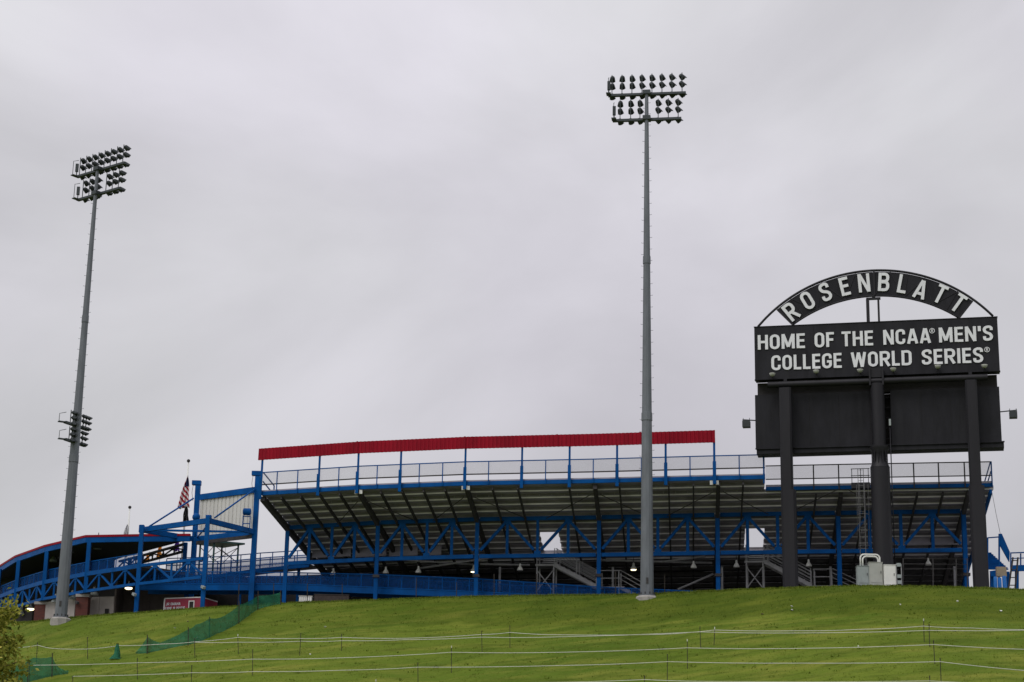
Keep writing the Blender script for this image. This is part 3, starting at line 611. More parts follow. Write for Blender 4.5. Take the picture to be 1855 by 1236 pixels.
# ------------------------------------------------------------------ covered concourse on the left
ZR = 23.33
roof_f = [atz(x, y, ZR) for x, y in ((-60, 1075), (0, 1024), (27, 1007), (80, 988), (155, 970), (250, 968.3), (344, 967.5))]
roof_b = [atz(x, y, ZR) for x, y in ((-20, 1100), (40, 1066), (80, 1052), (130, 1036), (175, 1021), (225, 1003), (343, 971.5))]
cc = thing('covered_concourse', (-27, 137, gz(-27, 137)), 'blue covered concourse with thin red roof edge and brick piers at far left', 'building')
def slab(nm, f, b, z0, z1, m, parent):
    M = MB(); n = len(f)
    for i in range(n - 1):
        M.hexa([(f[i].x, f[i].y, z0), (f[i + 1].x, f[i + 1].y, z0), (b[i + 1].x, b[i + 1].y, z0), (b[i].x, b[i].y, z0), (f[i].x, f[i].y, z1), (f[i + 1].x, f[i + 1].y, z1), (b[i + 1].x, b[i + 1].y, z1), (b[i].x, b[i].y, z1)])
    return M.build(nm, m, parent)
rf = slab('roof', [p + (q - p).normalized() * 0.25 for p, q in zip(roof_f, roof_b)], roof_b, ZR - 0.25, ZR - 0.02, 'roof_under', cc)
LF = Line([(p.x, p.y) for p in roof_f])
for i in range(6):
    MB().strip(LF, i, i + 1, -0.02, 0.23, ZR - 0.13, ZR + 0.02).build('roof_edge', 'red_metal', cc)
    MB().strip(LF, i, i + 1, 0.02, 0.2, ZR - 0.5, ZR - 0.133).build('fascia_beam', 'blue_paint', cc)
LWp = [atz(-70, 1146, 19.38), atz(-8, 1113, 19.38), atz(27, 1100, 19.38), atz(78, 1086, 19.38), atz(155, 1072, 19.38), atz(250, 1058.5, 19.38), atz(370, 1046, 19.38)]
LW = Line([(p.x, p.y) for p in LWp]); ZLB = 19.30
ZLT = LW.hit(157, 1044, 0)[1]; ZLD = LW.hit(157, 1036.6, 0)[1]
for i in range(6):
    last = i == 5
    truss_bay(cc, LW, i, i + 1, ZLB, ZLT + 0.26, 'blue_paint', ch=0.19, dw=0.13)
    if not last: MB().strip(LW, i, i + 1, -0.11, -0.103, ZLT, ZLD).build('deck_beam', 'blue_paint', cc)
for i in range(1, 7):
    p = LW.xy(i); zt = ZR - 0.02 if i < 5 else 23.42
    if i in (5, 6): zb = gz(p.x, p.y) - 0.3
    else: zb = ZLB
    if i < 5: zt = ZR - 0.5
    bar(cc, 'column', (p.x, p.y, zb), (p.x, p.y, zt), 0.27, 0.28, 'blue_paint')
# deck slab, back wall
db = [Vector((p.x, p.y, 0)) + Vector((LW.n[i].x, LW.n[i].y, 0)) * 9 for i, p in enumerate(LWp[:6])]
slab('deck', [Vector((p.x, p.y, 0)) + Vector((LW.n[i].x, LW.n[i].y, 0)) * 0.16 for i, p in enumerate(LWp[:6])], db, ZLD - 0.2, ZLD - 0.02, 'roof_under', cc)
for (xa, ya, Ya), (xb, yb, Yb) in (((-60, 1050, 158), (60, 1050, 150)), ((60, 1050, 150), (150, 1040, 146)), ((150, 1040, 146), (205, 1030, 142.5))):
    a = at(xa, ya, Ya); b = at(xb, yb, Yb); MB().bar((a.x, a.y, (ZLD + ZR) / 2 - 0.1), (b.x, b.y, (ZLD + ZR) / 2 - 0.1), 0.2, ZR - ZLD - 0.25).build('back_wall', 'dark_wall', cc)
# railing on the deck
ZLR = LW.hit(157, 1017, 0)[1]
for i in range(5):
    MB().strip(LW, i, i + 1, 0.2, 0.26, ZLR - 0.03, ZLR + 0.03).build('rail', 'blue_paint', cc)
    MB().strip(LW, i, i + 1, 0.225, 0.23, ZLD + 0.06, ZLR - 0.04).build('mesh_infill', 'blue_mesh', cc)
    for k in range(1, 6): bar(cc, 'railing_post', LW.pt(i + k / 6, 0.23, ZLD - 0.02), LW.pt(i + k / 6, 0.23, ZLR - 0.03), 0.05, 0.05, 'blue_paint')
# rear truss under the roof, open to the sky
BT = Line([tuple(at(215, 1010, 143).xy), tuple(at(258, 1000, 140).xy), tuple(at(336, 990, 134.5).xy)])
zb_ = BT.hit(336, 1000, 0)[1]; zt_ = ZR - 0.3
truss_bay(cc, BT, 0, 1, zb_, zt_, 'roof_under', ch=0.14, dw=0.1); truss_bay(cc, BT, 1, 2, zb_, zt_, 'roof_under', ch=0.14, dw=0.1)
for q in (0.5, 1.0, 2.0):
    p = BT.xy(q); bar(cc, 'rear_column', (p.x, p.y, ZLD - 0.3), (p.x, p.y, zt_), 0.26, 0.26, 'blue_paint')
# walls and brick piers below the deck
for x0, x1, yt, Yd in ((64, 84, 1087, 138.6), (139, 161, 1072, 134.4), (0, 12, 1108, 146)):
    a = at(x0, yt, Yd); b = at(x1, yt, Yd); g = gz(a.x, a.y) - 0.4; zt = ZLB - 0.03
    pier = MB().box((a.x, a.y, g), (b.x, a.y + 0.8, zt - 0.2)).build('brick_pier', 'brick_red', cc)
    MB().box((a.x - 0.05, a.y - 0.05, zt - 0.198), (b.x + 0.05, a.y + 0.85, zt)).build('pier_cap', 'concrete', cc)
for x0, x1, Ya, Yb, m in ((-40, 62, 150, 142, 'dark_wall'), (85, 138, 138.6, 136.2, 'beige_wall'), (162, 181, 135.6, 135.4, 'beige_wall'), (181.6, 208, 135.4, 135.1, 'beige_wall'), (208.6, 222, 135.2, 138.6, 'brown_wall'), (222.6, 272, 138.6, 138.4, 'brown_wall'), (272.6, 335, 138.4, 138, 'brown_wall'), (335, 618, 140, 136.2, 'dark_wall')):
    a = at(x0, 1085, Ya); b = at(x1, 1085, Yb); g = gz(a.x, a.y) - 0.5; zt = ZLB - 0.06 if x0 < 200 else (21.3 if x0 > 330 else 20.5)
    MB().bar((a.x, a.y, (g + zt) / 2), (b.x, b.y, (g + zt) / 2), 0.12, zt - g).build('wall_panel', m, cc)
a = at(190.5, 1103, 135.2); b = at(199, 1113, 135.2); v = MB().box((a.x, a.y - 0.06, b.z), (b.x, a.y - 0.02, a.z)).build('vent', 'dark_wall', cc)
for k in range(5): z = b.z + (a.z - b.z) * (k + 0.5) / 5; MB().box((a.x + 0.02, a.y - 0.09, z - 0.02), (b.x - 0.02, a.y - 0.062, z + 0.01)).build('vent_slat', 'raker', cc)
for x, y, Y in ((139.5, 1091, 134.2), (243, 1076.5, 129.6), (368, 1063.5, 126.1)):
    p = at(x, y, Y); MB().bar(p + Vector((-0.1, 0.15, 0.05)), p + Vector((0.1, -0.12, -0.08)), 0.18, 0.16).build('security_light', 'cabinet_grey' if x > 200 else 'raker', cc)
ceil = [(233, 1065, 133.0, 1, 'oval ceiling lamp glowing left of the red trailer'), (55.5, 1103, 141, 1, 'oval ceiling lamp glowing left of the leftmost brick pier')]
for x, y, Y, lit, lb in ceil:
    p = at(x, y, Y); t = thing('ceiling_lamp', p, lb, 'lamp', 'lit lamps under the concourse')
    MB().lathe([(0.13, -0.12), (0.24, -0.08), (0.26, 0.0)], p).build('bulb', 'bulb_lit', t, True); MB().lathe([(0.28, 0.003), (0.2, 0.12), (0.06, 0.2), (0.05, 0.45)], p).build('shade', 'cabinet_grey', t, 'auto')
for (x, y, Y), lb in zip(((171, 1073, 134.6), (131, 1080, 136), (101, 1086, 137.5), (38, 1109, 143), (177, 990, 138), (97, 1013, 142)),
        ('right of the second brick pier', 'left of the second brick pier', 'behind the foot of the left light pole', 'low beside the leafy tree', 'under the red-edged roof right of the left light pole', 'under the red-edged roof left of the left light pole')):
    p = at(x, y, Y); t = thing('pendant_lamp', p, 'unlit dim bell lamp ' + lb, 'lamp', 'unlit lamps on the concourse')
    MB().lathe([(0.3, -0.2), (0.29, -0.1), (0.16, 0.08), (0.1, 0.14), (0.09, 0.35), (0.04, 0.4)], p).build('shade', 'cabinet_grey', t, 'auto'); tube(t, 'stem', [p + Vector((0, 0, 0.4)), p + Vector((0, 0, 1.0))], 0.03, 'raker')

# ------------------------------------------------------------------ roof frame and white board right of the concourse
ZF = 23.40
vb = thing('frame_board', tuple(at(400, 1090, 130)), 'white corrugated board in a tall blue steel frame left of the grandstand', 'board')
pF, pL, pR, pB = [atz(x, y, ZF) for x, y in ((378, 938), (257, 955), (462, 959), (353, 972))]
def fbar(nm, a, b, wd, dp, m='blue_paint'): return bar(vb, nm, a, b, wd, dp, m)
for a, b in ((pL, pF), (pF, pR), (pR, pB), (pB, pL)):
    d = (b - a).normalized() * 0.2; fbar('frame_beam', a + d - Vector((0, 0, 0.2)), b - d - Vector((0, 0, 0.2)), 0.2, 0.34)
d = (pR - pL).normalized() * 0.3; fbar('tie_beam', pL + d - Vector((0, 0, 0.2)), pR - d - Vector((0, 0, 0.2)), 0.1, 0.14)
fbar('post', pL - Vector((0, 0, 0.38)), pL + Vector((0, 0, 0.12)), 0.34, 0.34); 
fbar('post', pF - Vector((0, 0, 0.38)), pF + Vector((0, 0, 0.15)), 0.36, 0.36)
zRt = at(466, 862, pR.y).z; zBt = at(357, 879, pB.y).z
for p, zt in ((pR, zRt), (pB, zBt)):
    g = 17.6; fbar('post', (p.x, p.y, g), (p.x, p.y, zt), 0.34, 0.36)
    if False: fbar('post', (p.x + 0.38, p.y + 0.3, ZF - 0.3), (p.x + 0.38, p.y + 0.3, zt - 0.6), 0.24, 0.3)
    MB().box((p.x - 0.42, p.y - 0.22, zt + 0.003), (p.x + 0.2, p.y + 0.22, zt + 0.3)).build('post_cap', 'blue_paint', vb)
    tube(vb, 'hanging_cable', [(p.x - 0.3, p.y - 0.25, zt), (p.x - 0.36, p.y - 0.26, zt - 0.6), (p.x - 0.25, p.y - 0.25, zt - 1.2)], 0.015, 'raker', n=5)
e = (pR - pB); eu = e.normalized(); zTL = at(360, 901, pB.y).z; zTR = at(461, 887, pR.y).z; zt0 = (zTL + zTR) / 2
VBL = Line([(pB.x, pB.y), (pR.x, pR.y)])
MB().strip(VBL, 0.05, 0.96, -0.1, 0.14, zt0 - 0.22, zt0 + 0.18).build('top_beam', 'blue_paint', vb)
nn = 14
for k in range(nn):
    a, b = 0.05 + 0.9 * k / nn, 0.05 + 0.9 * (k + 1) / nn; M = MB(); d = (b - a) / 3
    M.strip(VBL, a + 0.001, a + 2 * d, 0.02, 0.06, ZF - 0.02, zt0 - 0.225); M.strip(VBL, a + 2 * d, b, 0.055, 0.09, ZF - 0.02, zt0 - 0.225); M.build('board_panel', 'white_panel', vb)
MB().strip(VBL, 0.05, 0.97, -0.12, -0.02, ZF - 0.62, ZF - 0.38).build('catwalk_edge', 'raker', vb)
pa = at(350.5, 903, pB.y - 0.3); tube(vb, 'tie_rod', [pa, pL + Vector((0.5, 0, 0.05))], 0.06, 'blue_paint')
pa = Vector((pR.x - 0.1, pR.y - 0.25, at(460, 887, pR.y).z)); tube(vb, 'tie_rod', [pa, pF + Vector((0.35, 0.3, 0.05))], 0.06, 'blue_paint'); tube(vb, 'tie_rod', [pF + Vector((0.1, 0.3, -0.2)), pB + Vector((0.2, -0.2, -0.1))], 0.05, 'blue_paint')
# tank on a stand, ball light
p = at(446, 953, pR.y - 0.7); zt = at(446, 934, pR.y - 0.7).z
tk = thing('horn_speaker', p, 'blue drum-shaped speaker on a ladder stand before the white board', 'speaker')
for dx in (-0.24, 0.24): MB().box((p.x + dx - 0.03, p.y - 0.03, ZF - 0.2), (p.x + dx + 0.03, p.y + 0.03, zt)).build('stand_leg', 'blue_paint', tk)
for z in (ZF + 0.25, zt - 0.07): MB().box((p.x - 0.208, p.y - 0.02, z - 0.03), (p.x + 0.208, p.y + 0.02, z + 0.03)).build('stand_rung', 'blue_paint', tk)
M = MB(); zc = zt + 0.25; M.tube([(p.x - 0.27, p.y, zc), (p.x - 0.23, p.y, zc), (p.x + 0.23, p.y, zc), (p.x + 0.27, p.y, zc)], [0.16, 0.24, 0.24, 0.16], 16); M.build('drum', 'blue_paint', tk, 'auto')
p = at(355.5, 937, pB.y - 1.3); M = MB(); M.lathe([(0.02, -0.28)] + [(0.28 * math.cos(a), 0.28 * math.sin(a)) for a in np.linspace(-1.3, 1.3, 9)] + [(0.02, 0.28)], p); M.tube([(p.x, p.y, ZF - 0.25), (p.x, p.y, p.z - 0.27)], 0.05, 8)
tag(M.build('ball_light', 'blue_paint', None, True), 'blue ball on a short stem left of the white board', 'ball')
# green shelter
sh = thing('shelter', tuple(at(400, 1040, 138)), 'dark green flat canopy shelter on thin posts beneath the white board', 'shelter')
zs = at(385.6, 982, 136.5).z; cor = [atz(x, y, zs) for x, y in ((352, 986.5), (385.6, 981.6), (443.7, 987), (404, 993))]
M = MB(); M.hexa([c - Vector((0, 0, 0.0)) for c in (cor[3], cor[2], cor[1], cor[0])] + [c + Vector((0, 0, 0.12)) for c in (cor[3], cor[2], cor[1], cor[0])]); M.build('canopy_sheet', 'shelter_green', sh)
cen = sum(cor, Vector()) / 4; pp = []
for c in cor: q = c.lerp(cen, 0.25); pp.append(q); bar(sh, 'post', (q.x, q.y, zs - 2.6), (q.x, q.y, zs - 0.003), 0.12, 0.12, 'shelter_green')
for i in range(4):
    a, b = pp[i], pp[(i + 1) % 4]; 
    tube(sh, 'cross_brace', [(a.x, a.y, zs - 0.2), (b.x, b.y, zs - 1.3)], 0.025, 'raker', n=5); tube(sh, 'cross_brace', [(b.x, b.y + 0.06, zs - 0.2), (a.x, a.y + 0.06, zs - 1.3)], 0.025, 'raker', n=5)

# ------------------------------------------------------------------ flagpoles and flags
def flagpole(px, pt, pb, Y, label):
    a = at(px, pt, Y); zb = at(px, pb, Y).z; t = thing('flagpole', (a.x, a.y, zb), label, 'flagpole', 'flagpoles beyond the stadium')
    tube(t, 'pole', [(a.x, a.y, zb), (a.x, a.y, a.z)], [0.09, 0.05], 'white_paint', n=10); M = MB()
    M.lathe([(0.02, -0.12)] + [(0.13 * math.cos(x), 0.13 * math.sin(x)) for x in np.linspace(-1.3, 1.3, 7)] + [(0.02, 0.13)], (a.x, a.y, a.z + 0.12), 12); M.build('finial_ball', 'raker', t, True); return a
def drape(name, x0, xt, x1, y0, y1, Y, m, label, cat='flag', group=None, seed=0, spread=1.0):
    """limp cloth hanging from its top corner beside a pole"""
    top = at(xt, y0, Y); bl = at(x0, y1, Y); br = at(x1, y1, Y); z0, z1 = top.z, min(bl.z, br.z); r = random.Random(seed); M = MB(); nu, nv = 15, 13; vs_ = []
    for j in range(nv):
        v = j / (nv - 1); wl = (top.x + (bl.x - top.x) * min(1, v ** 0.7 * 1.05) * spread); wr = top.x + (br.x - top.x) * min(1, v ** 0.5)
        for i in range(nu):
            u = i / (nu - 1); x = wl + (wr - wl) * u + 0.02 * math.sin(9 * v + 5 * u); y = Y + 0.14 * math.sin(u * 15 + v * 3 + seed) * (0.3 + v) + 0.05 * math.sin(u * 27 + seed)
            z = z0 + (z1 - z0) * v - 0.12 * (1 - u) * v + 0.05 * math.sin(u * 8 + seed) * v; vs_.append((x, y, z))
    M.v = vs_; M.f = [(j * nu + i, j * nu + i + 1, (j + 1) * nu + i + 1, (j + 1) * nu + i) for j in range(nv - 1) for i in range(nu - 1)]
    o = M.build(name, m, None, True); sol = o.modifiers.new('thick', 'SOLIDIFY'); sol.thickness = 0.012
    return tag(o, label, cat, group), M
def stripes_mat():
    m = bpy.data.materials.new('flag_stripes'); m.use_nodes = True; t = m.node_tree; b = t.nodes['Principled BSDF']; b.inputs['Roughness'].default_value = 0.8
    a = t.nodes.new('ShaderNodeAttribute'); a.attribute_name = 'flag_uv'; s = t.nodes.new('ShaderNodeSeparateXYZ'); t.links.new(a.outputs['Vector'], s.inputs[0])
    def mth(op, x, y=None):
        n = t.nodes.new('ShaderNodeMath'); n.operation = op
        for k, v in ((0, x), (1, y)):
            if v is None: continue
            if isinstance(v, float): n.inputs[k].default_value = v
            else: t.links.new(v, n.inputs[k])
        return n.outputs[0]
    ph = mth('ADD', mth('MULTIPLY', s.outputs[1], 6.5), mth('MULTIPLY', s.outputs[0], -1.9)); st = mth('GREATER_THAN', mth('FRACT', ph), 0.5)
    mx = t.nodes.new('ShaderNodeMix'); mx.data_type = 'RGBA'; t.links.new(st, mx.inputs[0]); mx.inputs[6].default_value = (0.4, 0.01, 0.025, 1); mx.inputs[7].default_value = (0.8, 0.78, 0.77, 1)
    can = mth('MULTIPLY', mth('LESS_THAN', s.outputs[1], 0.34), mth('GREATER_THAN', s.outputs[0], 0.22))
    m2 = t.nodes.new('ShaderNodeMix'); m2.data_type = 'RGBA'; t.links.new(can, m2.inputs[0]); t.links.new(mx.outputs[2], m2.inputs[6]); m2.inputs[7].default_value = (0.012, 0.02, 0.09, 1)
    t.links.new(m2.outputs[2], b.inputs['Base Color']); MATS['flag_stripes'] = m
stripes_mat()
flagpole(341.3, 838, 1020, 142, 'tall white flagpole with ball top carrying the striped flag')
fo, M = drape('flag', 322, 340.5, 342.5, 862, 919, 141.8, 'flag_stripes', 'red and white striped flag with dark canton hanging limp on the tall flagpole', seed=2)
at_ = fo.data.attributes.new('flag_uv', 'FLOAT_VECTOR', 'POINT'); 
for j in range(13):
    for i in range(15): at_.data[j * 15 + i].vector = (i / 14, j / 12, 0)
drape('flag', 331, 337.5, 341.5, 914, 943, 141.8, 'flag_black', 'black flag hanging beneath the striped flag', seed=4)
flagpole(235, 922, 1010, 150, 'shorter white flagpole rising behind the red roof edge')
drape('flag', 222, 231, 232, 950, 972, 149.7, 'flag_white', 'white and black flag half hidden behind the red roof edge', seed=5)
def pennant(x, y0, y1, x0, x1, Y, m, label, seed):
    drape('flag', x0, x, x1, y0, y1, Y, m, label, seed=seed)
pennant(291, 984, 1008, 283, 293, 143, 'flag_yellow', 'yellow flag seen through the rear truss of the concourse', 1)
pennant(322, 976, 998, 314, 325, 142.5, 'flag_purple', 'purple flag seen through the rear truss of the concourse', 3)
pennant(268, 1003, 1014, 263, 271, 143.5, 'flag_yellow', 'small yellow flag low behind the concourse railing', 6)
pennant(404, 971, 981, 399, 410, 140, 'flag_orange', 'orange flag beneath the white board', 7)
for x, y0, y1, Y, lb in ((292, 975, 1030, 143.05, 'thin pole of the yellow flag'), (324.5, 970, 1030, 142.6, 'thin pole of the purple flag'), (271, 999, 1030, 143.6, 'thin pole of the small low yellow flag'), (410, 966, 1030, 140.05, 'thin pole of the orange flag under the white board')):
    a = at(x, y0, Y); b = at(x, y1, Y); tag(MB().tube([(a.x, a.y, b.z - 1), a], 0.02, 6).build('flagpole', 'grey_steel', None, True), lb, 'flagpole', 'thin flagpoles behind the concourse')

# ------------------------------------------------------------------ text
TS = 0.163
GW = dict(H=.58, O=.56, M=.74, E=.47, F=.45, T=.52, N=.6, C=.55, A=.62, S=.54, L=.44, G=.57, W=.86, R=.58, D=.57, I=TS, B=.57); GW["'"] = 0.15; GW['J'] = .45; GW['U'] = .56; GW['&'] = .6
def fillet(pts, r, closed=False):
    out = []; n = len(pts)
    for i in range(n):
        p = Vector(pts[i][:2]); rr = pts[i][2] if len(pts[i]) > 2 else r
        if (not closed and i in (0, n - 1)) or rr <= 0: out.append(p); continue
        a = Vector(pts[i - 1][:2]); b = Vector(pts[(i + 1) % n][:2]); da = (a - p); db = (b - p); q = min(rr, da.length * 0.5, db.length * 0.5); pa = p + da.normalized() * q; pb = p + db.normalized() * q
        for k in range(7): t = k / 6; out.append(pa * (1 - t) ** 2 + p * 2 * t * (1 - t) * 0.8 + (pa + pb) / 2 * 2 * t * (1 - t) * 0.2 + pb * t * t)
    res = [out[0]]
    for p in out[1:]:
        if (p - res[-1]).length > 0.004: res.append(p)
    if closed and (res[0] - res[-1]).length < 0.004: res.pop()
    return res
def strokes(ch):
    w, t = GW[ch], TS; l, r, b, T = t / 2, w - t / 2, t * 0.45, 1 - t * 0.45; m = w / 2; q = 0.3
    st = lambda *p: (list(map(Vector, p)), False)
    D = dict(
        H=[st((l, 0), (l, 1)), st((r, 0), (r, 1)), st((t, .52), (w - t, .52))], I=[st((l, 0), (l, 1))], L=[st((l, 0), (l, 1)), st((t, b), (w, b))], T=[st((0, T), (w, T)), st((m, 0), (m, 1 - t * .9))],
        E=[st((l, 0), (l, 1)), st((t, b), (w, b)), st((t, T), (w, T)), st((t, .52), (w * .93, .52))], F=[st((l, 0), (l, 1)), st((t, T), (w, T)), st((t, .5), (w * .9, .5))],
        N=[st((l, 0), (l, 1)), st((r, 0), (r, 1)), st((t * .55, .99), (w - t * .55, .01))], M=[st((l, 0), (l, 1)), st((r, 0), (r, 1)), st((t * .6, .99), (m, .12)), st((w - t * .6, .99), (m, .12))],
        A=[st((t * .45, 0), (m - t * .14, 1)), st((w - t * .45, 0), (m + t * .14, 1)), st((w * .22, .27), (w * .78, .27))], W=[st((t * .45, 1), (w * .27, 0)), st((m, .98), (w * .27, 0)), st((m, .98), (w * .73, 0)), st((w - t * .45, 1), (w * .73, 0))],
        O=[(fillet([(l, b), (r, b), (r, T), (l, T)], q, True), True)], C=[(fillet([(r, .65), (r, T), (l, T), (l, b), (r, b), (r, .35)], q), False)], G=[(fillet([(r, .66), (r, T), (l, T), (l, b), (r, b), (r, .455, 0), (m, .455)], q), False)],
        S=[(fillet([(r, .70), (r, T), (l, T), (l, .56), (r, .46), (r, b), (l, b), (l, .30)], .24), False)], D=[st((l, 0), (l, 1)), (fillet([(t, T), (r, T), (r, b), (t, b)], q), False)],
        B=[st((l, 0), (l, 1)), (fillet([(t, T), (r - .02, T), (r - .02, .53), (t, .53)], .2), False), (fillet([(t, .50), (r, .50), (r, b), (t, b)], .22), False)], R=[st((l, 0), (l, 1)), (fillet([(t, T), (r, T), (r, .47), (t, .47)], .24), False), st((m + .02, .42), (r + .02, 0))],
        U=[(fillet([(l, 1), (l, b), (r, b), (r, 1)], q), False)], J=[(fillet([(r, 1), (r, b), (l, b), (l, .3)], q), False)])
    D["'"] = [st((.075, .66), (.075, 1))]; D['&'] = [(fillet([(w, .05), (l, .75), (l, T), (r - .05, T), (r - .05, .7), (l, .4), (l, b), (r, b), (r, .4)], .15), False)]
    return D[ch]
def letter_mesh2(ch, sx, sy, m, thick, bold=1.0):
    M = MB()
    for n_, (pts, closed) in enumerate(strokes(ch)):
        h = thick - 0.004 * n_; hw = TS / 2 * bold; L_ = []; n = len(pts)
        for i, p in enumerate(pts):
            a = pts[i - 1] if (i or closed) else p; b = pts[(i + 1) % n] if (i < n - 1 or closed) else p
            d0 = (p - a).normalized() if a is not p else (b - p).normalized(); d1 = (b - p).normalized() if b is not p else d0
            n0 = Vector((-d0.y, d0.x)); n1 = Vector((-d1.y, d1.x)); nn_ = (n0 + n1); nn_ = nn_.normalized() if nn_.length > 1e-6 else n0; k = hw / max(0.35, nn_.dot(n0)); 
            L_.append((p + nn_ * k, p - nn_ * k))
        base = len(M.v)
        for a, b in L_: M.v += [(a.x * sx, a.y * sy, 0.0), (b.x * sx, b.y * sy, 0.0), (b.x * sx, b.y * sy, h), (a.x * sx, a.y * sy, h)]
        for i in range(n if closed else n - 1):
            c, d = base + 4 * i, base + 4 * ((i + 1) % n)
            for j in range(4): M.f.append((c + j, c + (j + 1) % 4, d + (j + 1) % 4, d + j))
        if not closed: e = base + 4 * (n - 1); M.f += [(base, base + 1, base + 2, base + 3), (e + 3, e + 2, e + 1, e)]
    return M.mesh('letter', m)
def word(parent, text, frame, x0, x1, base, h, off, m, thick, gap=0.16, slope=0.0):
    """frame(u, v, w) -> world; letters fitted between x0 and x1"""
    ws = [GW[c] for c in text]; gp = 0.105
    tot = sum(ws) + gp * (len(text) - 1); k = (x1 - x0) / tot; x = x0
    for ch, wd in zip(text, ws):
        link('letter', letter_mesh2(ch, k, h, m, thick), parent, frame(x, base, 0)); x += (wd + gp) * k

# ------------------------------------------------------------------ scoreboard sign
A_, B_ = at(1366.5, 640, 117.0), atz(1809, 622.5, at(1366.5, 640, 117.0).z)
SBu = Vector((B_.x - A_.x, B_.y - A_.y, 0)).normalized(); SBn = Vector((SBu.y, -SBu.x, 0)); SB0 = Vector((A_.x, A_.y, 0))   # n points to the road
def S(u, z, w=0.0): return SB0 + SBu * u + SBn * w + Vector((0, 0, z))
def suv(px, py, w=0.0):
    d = Vector(ray(px, py)); p0 = SB0 + SBn * w; k = p0.dot(SBn) / d.dot(SBn); q = d * k; return (q - p0).dot(SBu), q.z
def smat(u, z, w, rot=0.0):
    c, s = math.cos(rot), math.sin(rot); X = SBu * c + Vector((0, 0, 1)) * s; Y = -SBu * s + Vector((0, 0, 1)) * c; p = S(u, z, w)
    return Matrix(((X.x, Y.x, SBn.x, p.x), (X.y, Y.y, SBn.y, p.y), (X.z, Y.z, SBn.z, p.z), (0, 0, 0, 1)))
pc = S(suv(1590, 1060)[0], 0, 1.0); sb = thing('scoreboard', (pc.x, pc.y, gz(pc.x, pc.y)), 'huge black stadium sign on three posts with white lettering and arched name', 'sign')
def sbox(nm, u0, u1, z0, z1, w0, w1, m='sign_black'):
    return MB().hexa([S(u0, z0, w1), S(u1, z0, w1), S(u1, z0, w0), S(u0, z0, w0), S(u0, z1, w1), S(u1, z1, w1), S(u1, z1, w0), S(u0, z1, w0)]).build(nm, m, sb)
avg = lambda *a: sum(a) / len(a)
WP = 0.45                                             # front of the upper panel
uL, uR = suv(1366.8, 640, WP)[0], suv(1809, 622, WP)[0]
zPT = avg(suv(1365.3, 593.6, WP)[1], suv(1806.4, 573.9, WP)[1]); zPB = avg(suv(1368.4, 688.2, WP)[1], suv(1811.7, 671.3, WP)[1])
nP = 4
for k in range(nP):
    a = uL + (uR - uL) * k / nP; b = uL + (uR - uL) * (k + 1) / nP; sbox('sign_panel', a + 0.006, b - 0.006, zPB, zPT, -0.4, WP)
sbox('sign_core', uL + 0.03, uR - 0.03, zPB + 0.02, zPT - 0.03, -0.39, WP - 0.03, 'dark_wall')
for z in (zPB - 0.035, zPT + 0.003): sbox('panel_trim', uL - 0.02, uR + 0.02, z, z + 0.032, 0.1, WP + 0.04)
# lower display cabinets
zCT_ = avg(suv(1366.9, 715.9, 0)[1], suv(1811, 700.5, 0)[1]); zCB_ = avg(suv(1371.5, 811.2, 0)[1], suv(1815.7, 802, 0)[1])
ucut = [suv(x, 765, 0)[0] for x in (1368, 1412, 1467, 1520.6, 1577, 1602, 1614, 1669.7, 1723.4, 1765, 1813.5)]
for i in range(10):
    if i == 5: continue
    sbox('cabinet_panel', ucut[i] + 0.011, ucut[i + 1] - 0.011, zCB_, zCT_, -0.9, 0.0)
for a, b in ((0, 5), (6, 10)):
    sbox('cabinet_core', ucut[a] + 0.03, ucut[b] - 0.03, zCB_ + 0.02, zCT_ - 0.02, -0.88, -0.02, 'dark_wall')
sbox('sill', ucut[0] - 0.03 + 0.1, ucut[-1] + 0.1, zCB_ - 0.36, zCB_ - 0.004, -1.0, 0.1)
sbox('sill_lip', ucut[0], ucut[-1] + 0.14, zCB_ - 0.08, zCB_ - 0.006, 0.103, 0.2)
sbox('recess_wall', ucut[0] + 0.15, ucut[-1] - 0.1, zCT_ + 0.003, zPB - 0.04, -0.9, -0.35, 'dark_wall')
for u in (ucut[5] + 0.12,):
    for k in range(5): sbox('gap_rung', ucut[5] + 0.02, ucut[6] - 0.02, zCB_ + 0.5 + k * 0.65, zCB_ + 0.56 + k * 0.65, -0.6, -0.5, 'post_black')
sbox('gap_back', ucut[5], ucut[6], zCB_, zCT_, -0.95, -0.905, 'dark_wall')
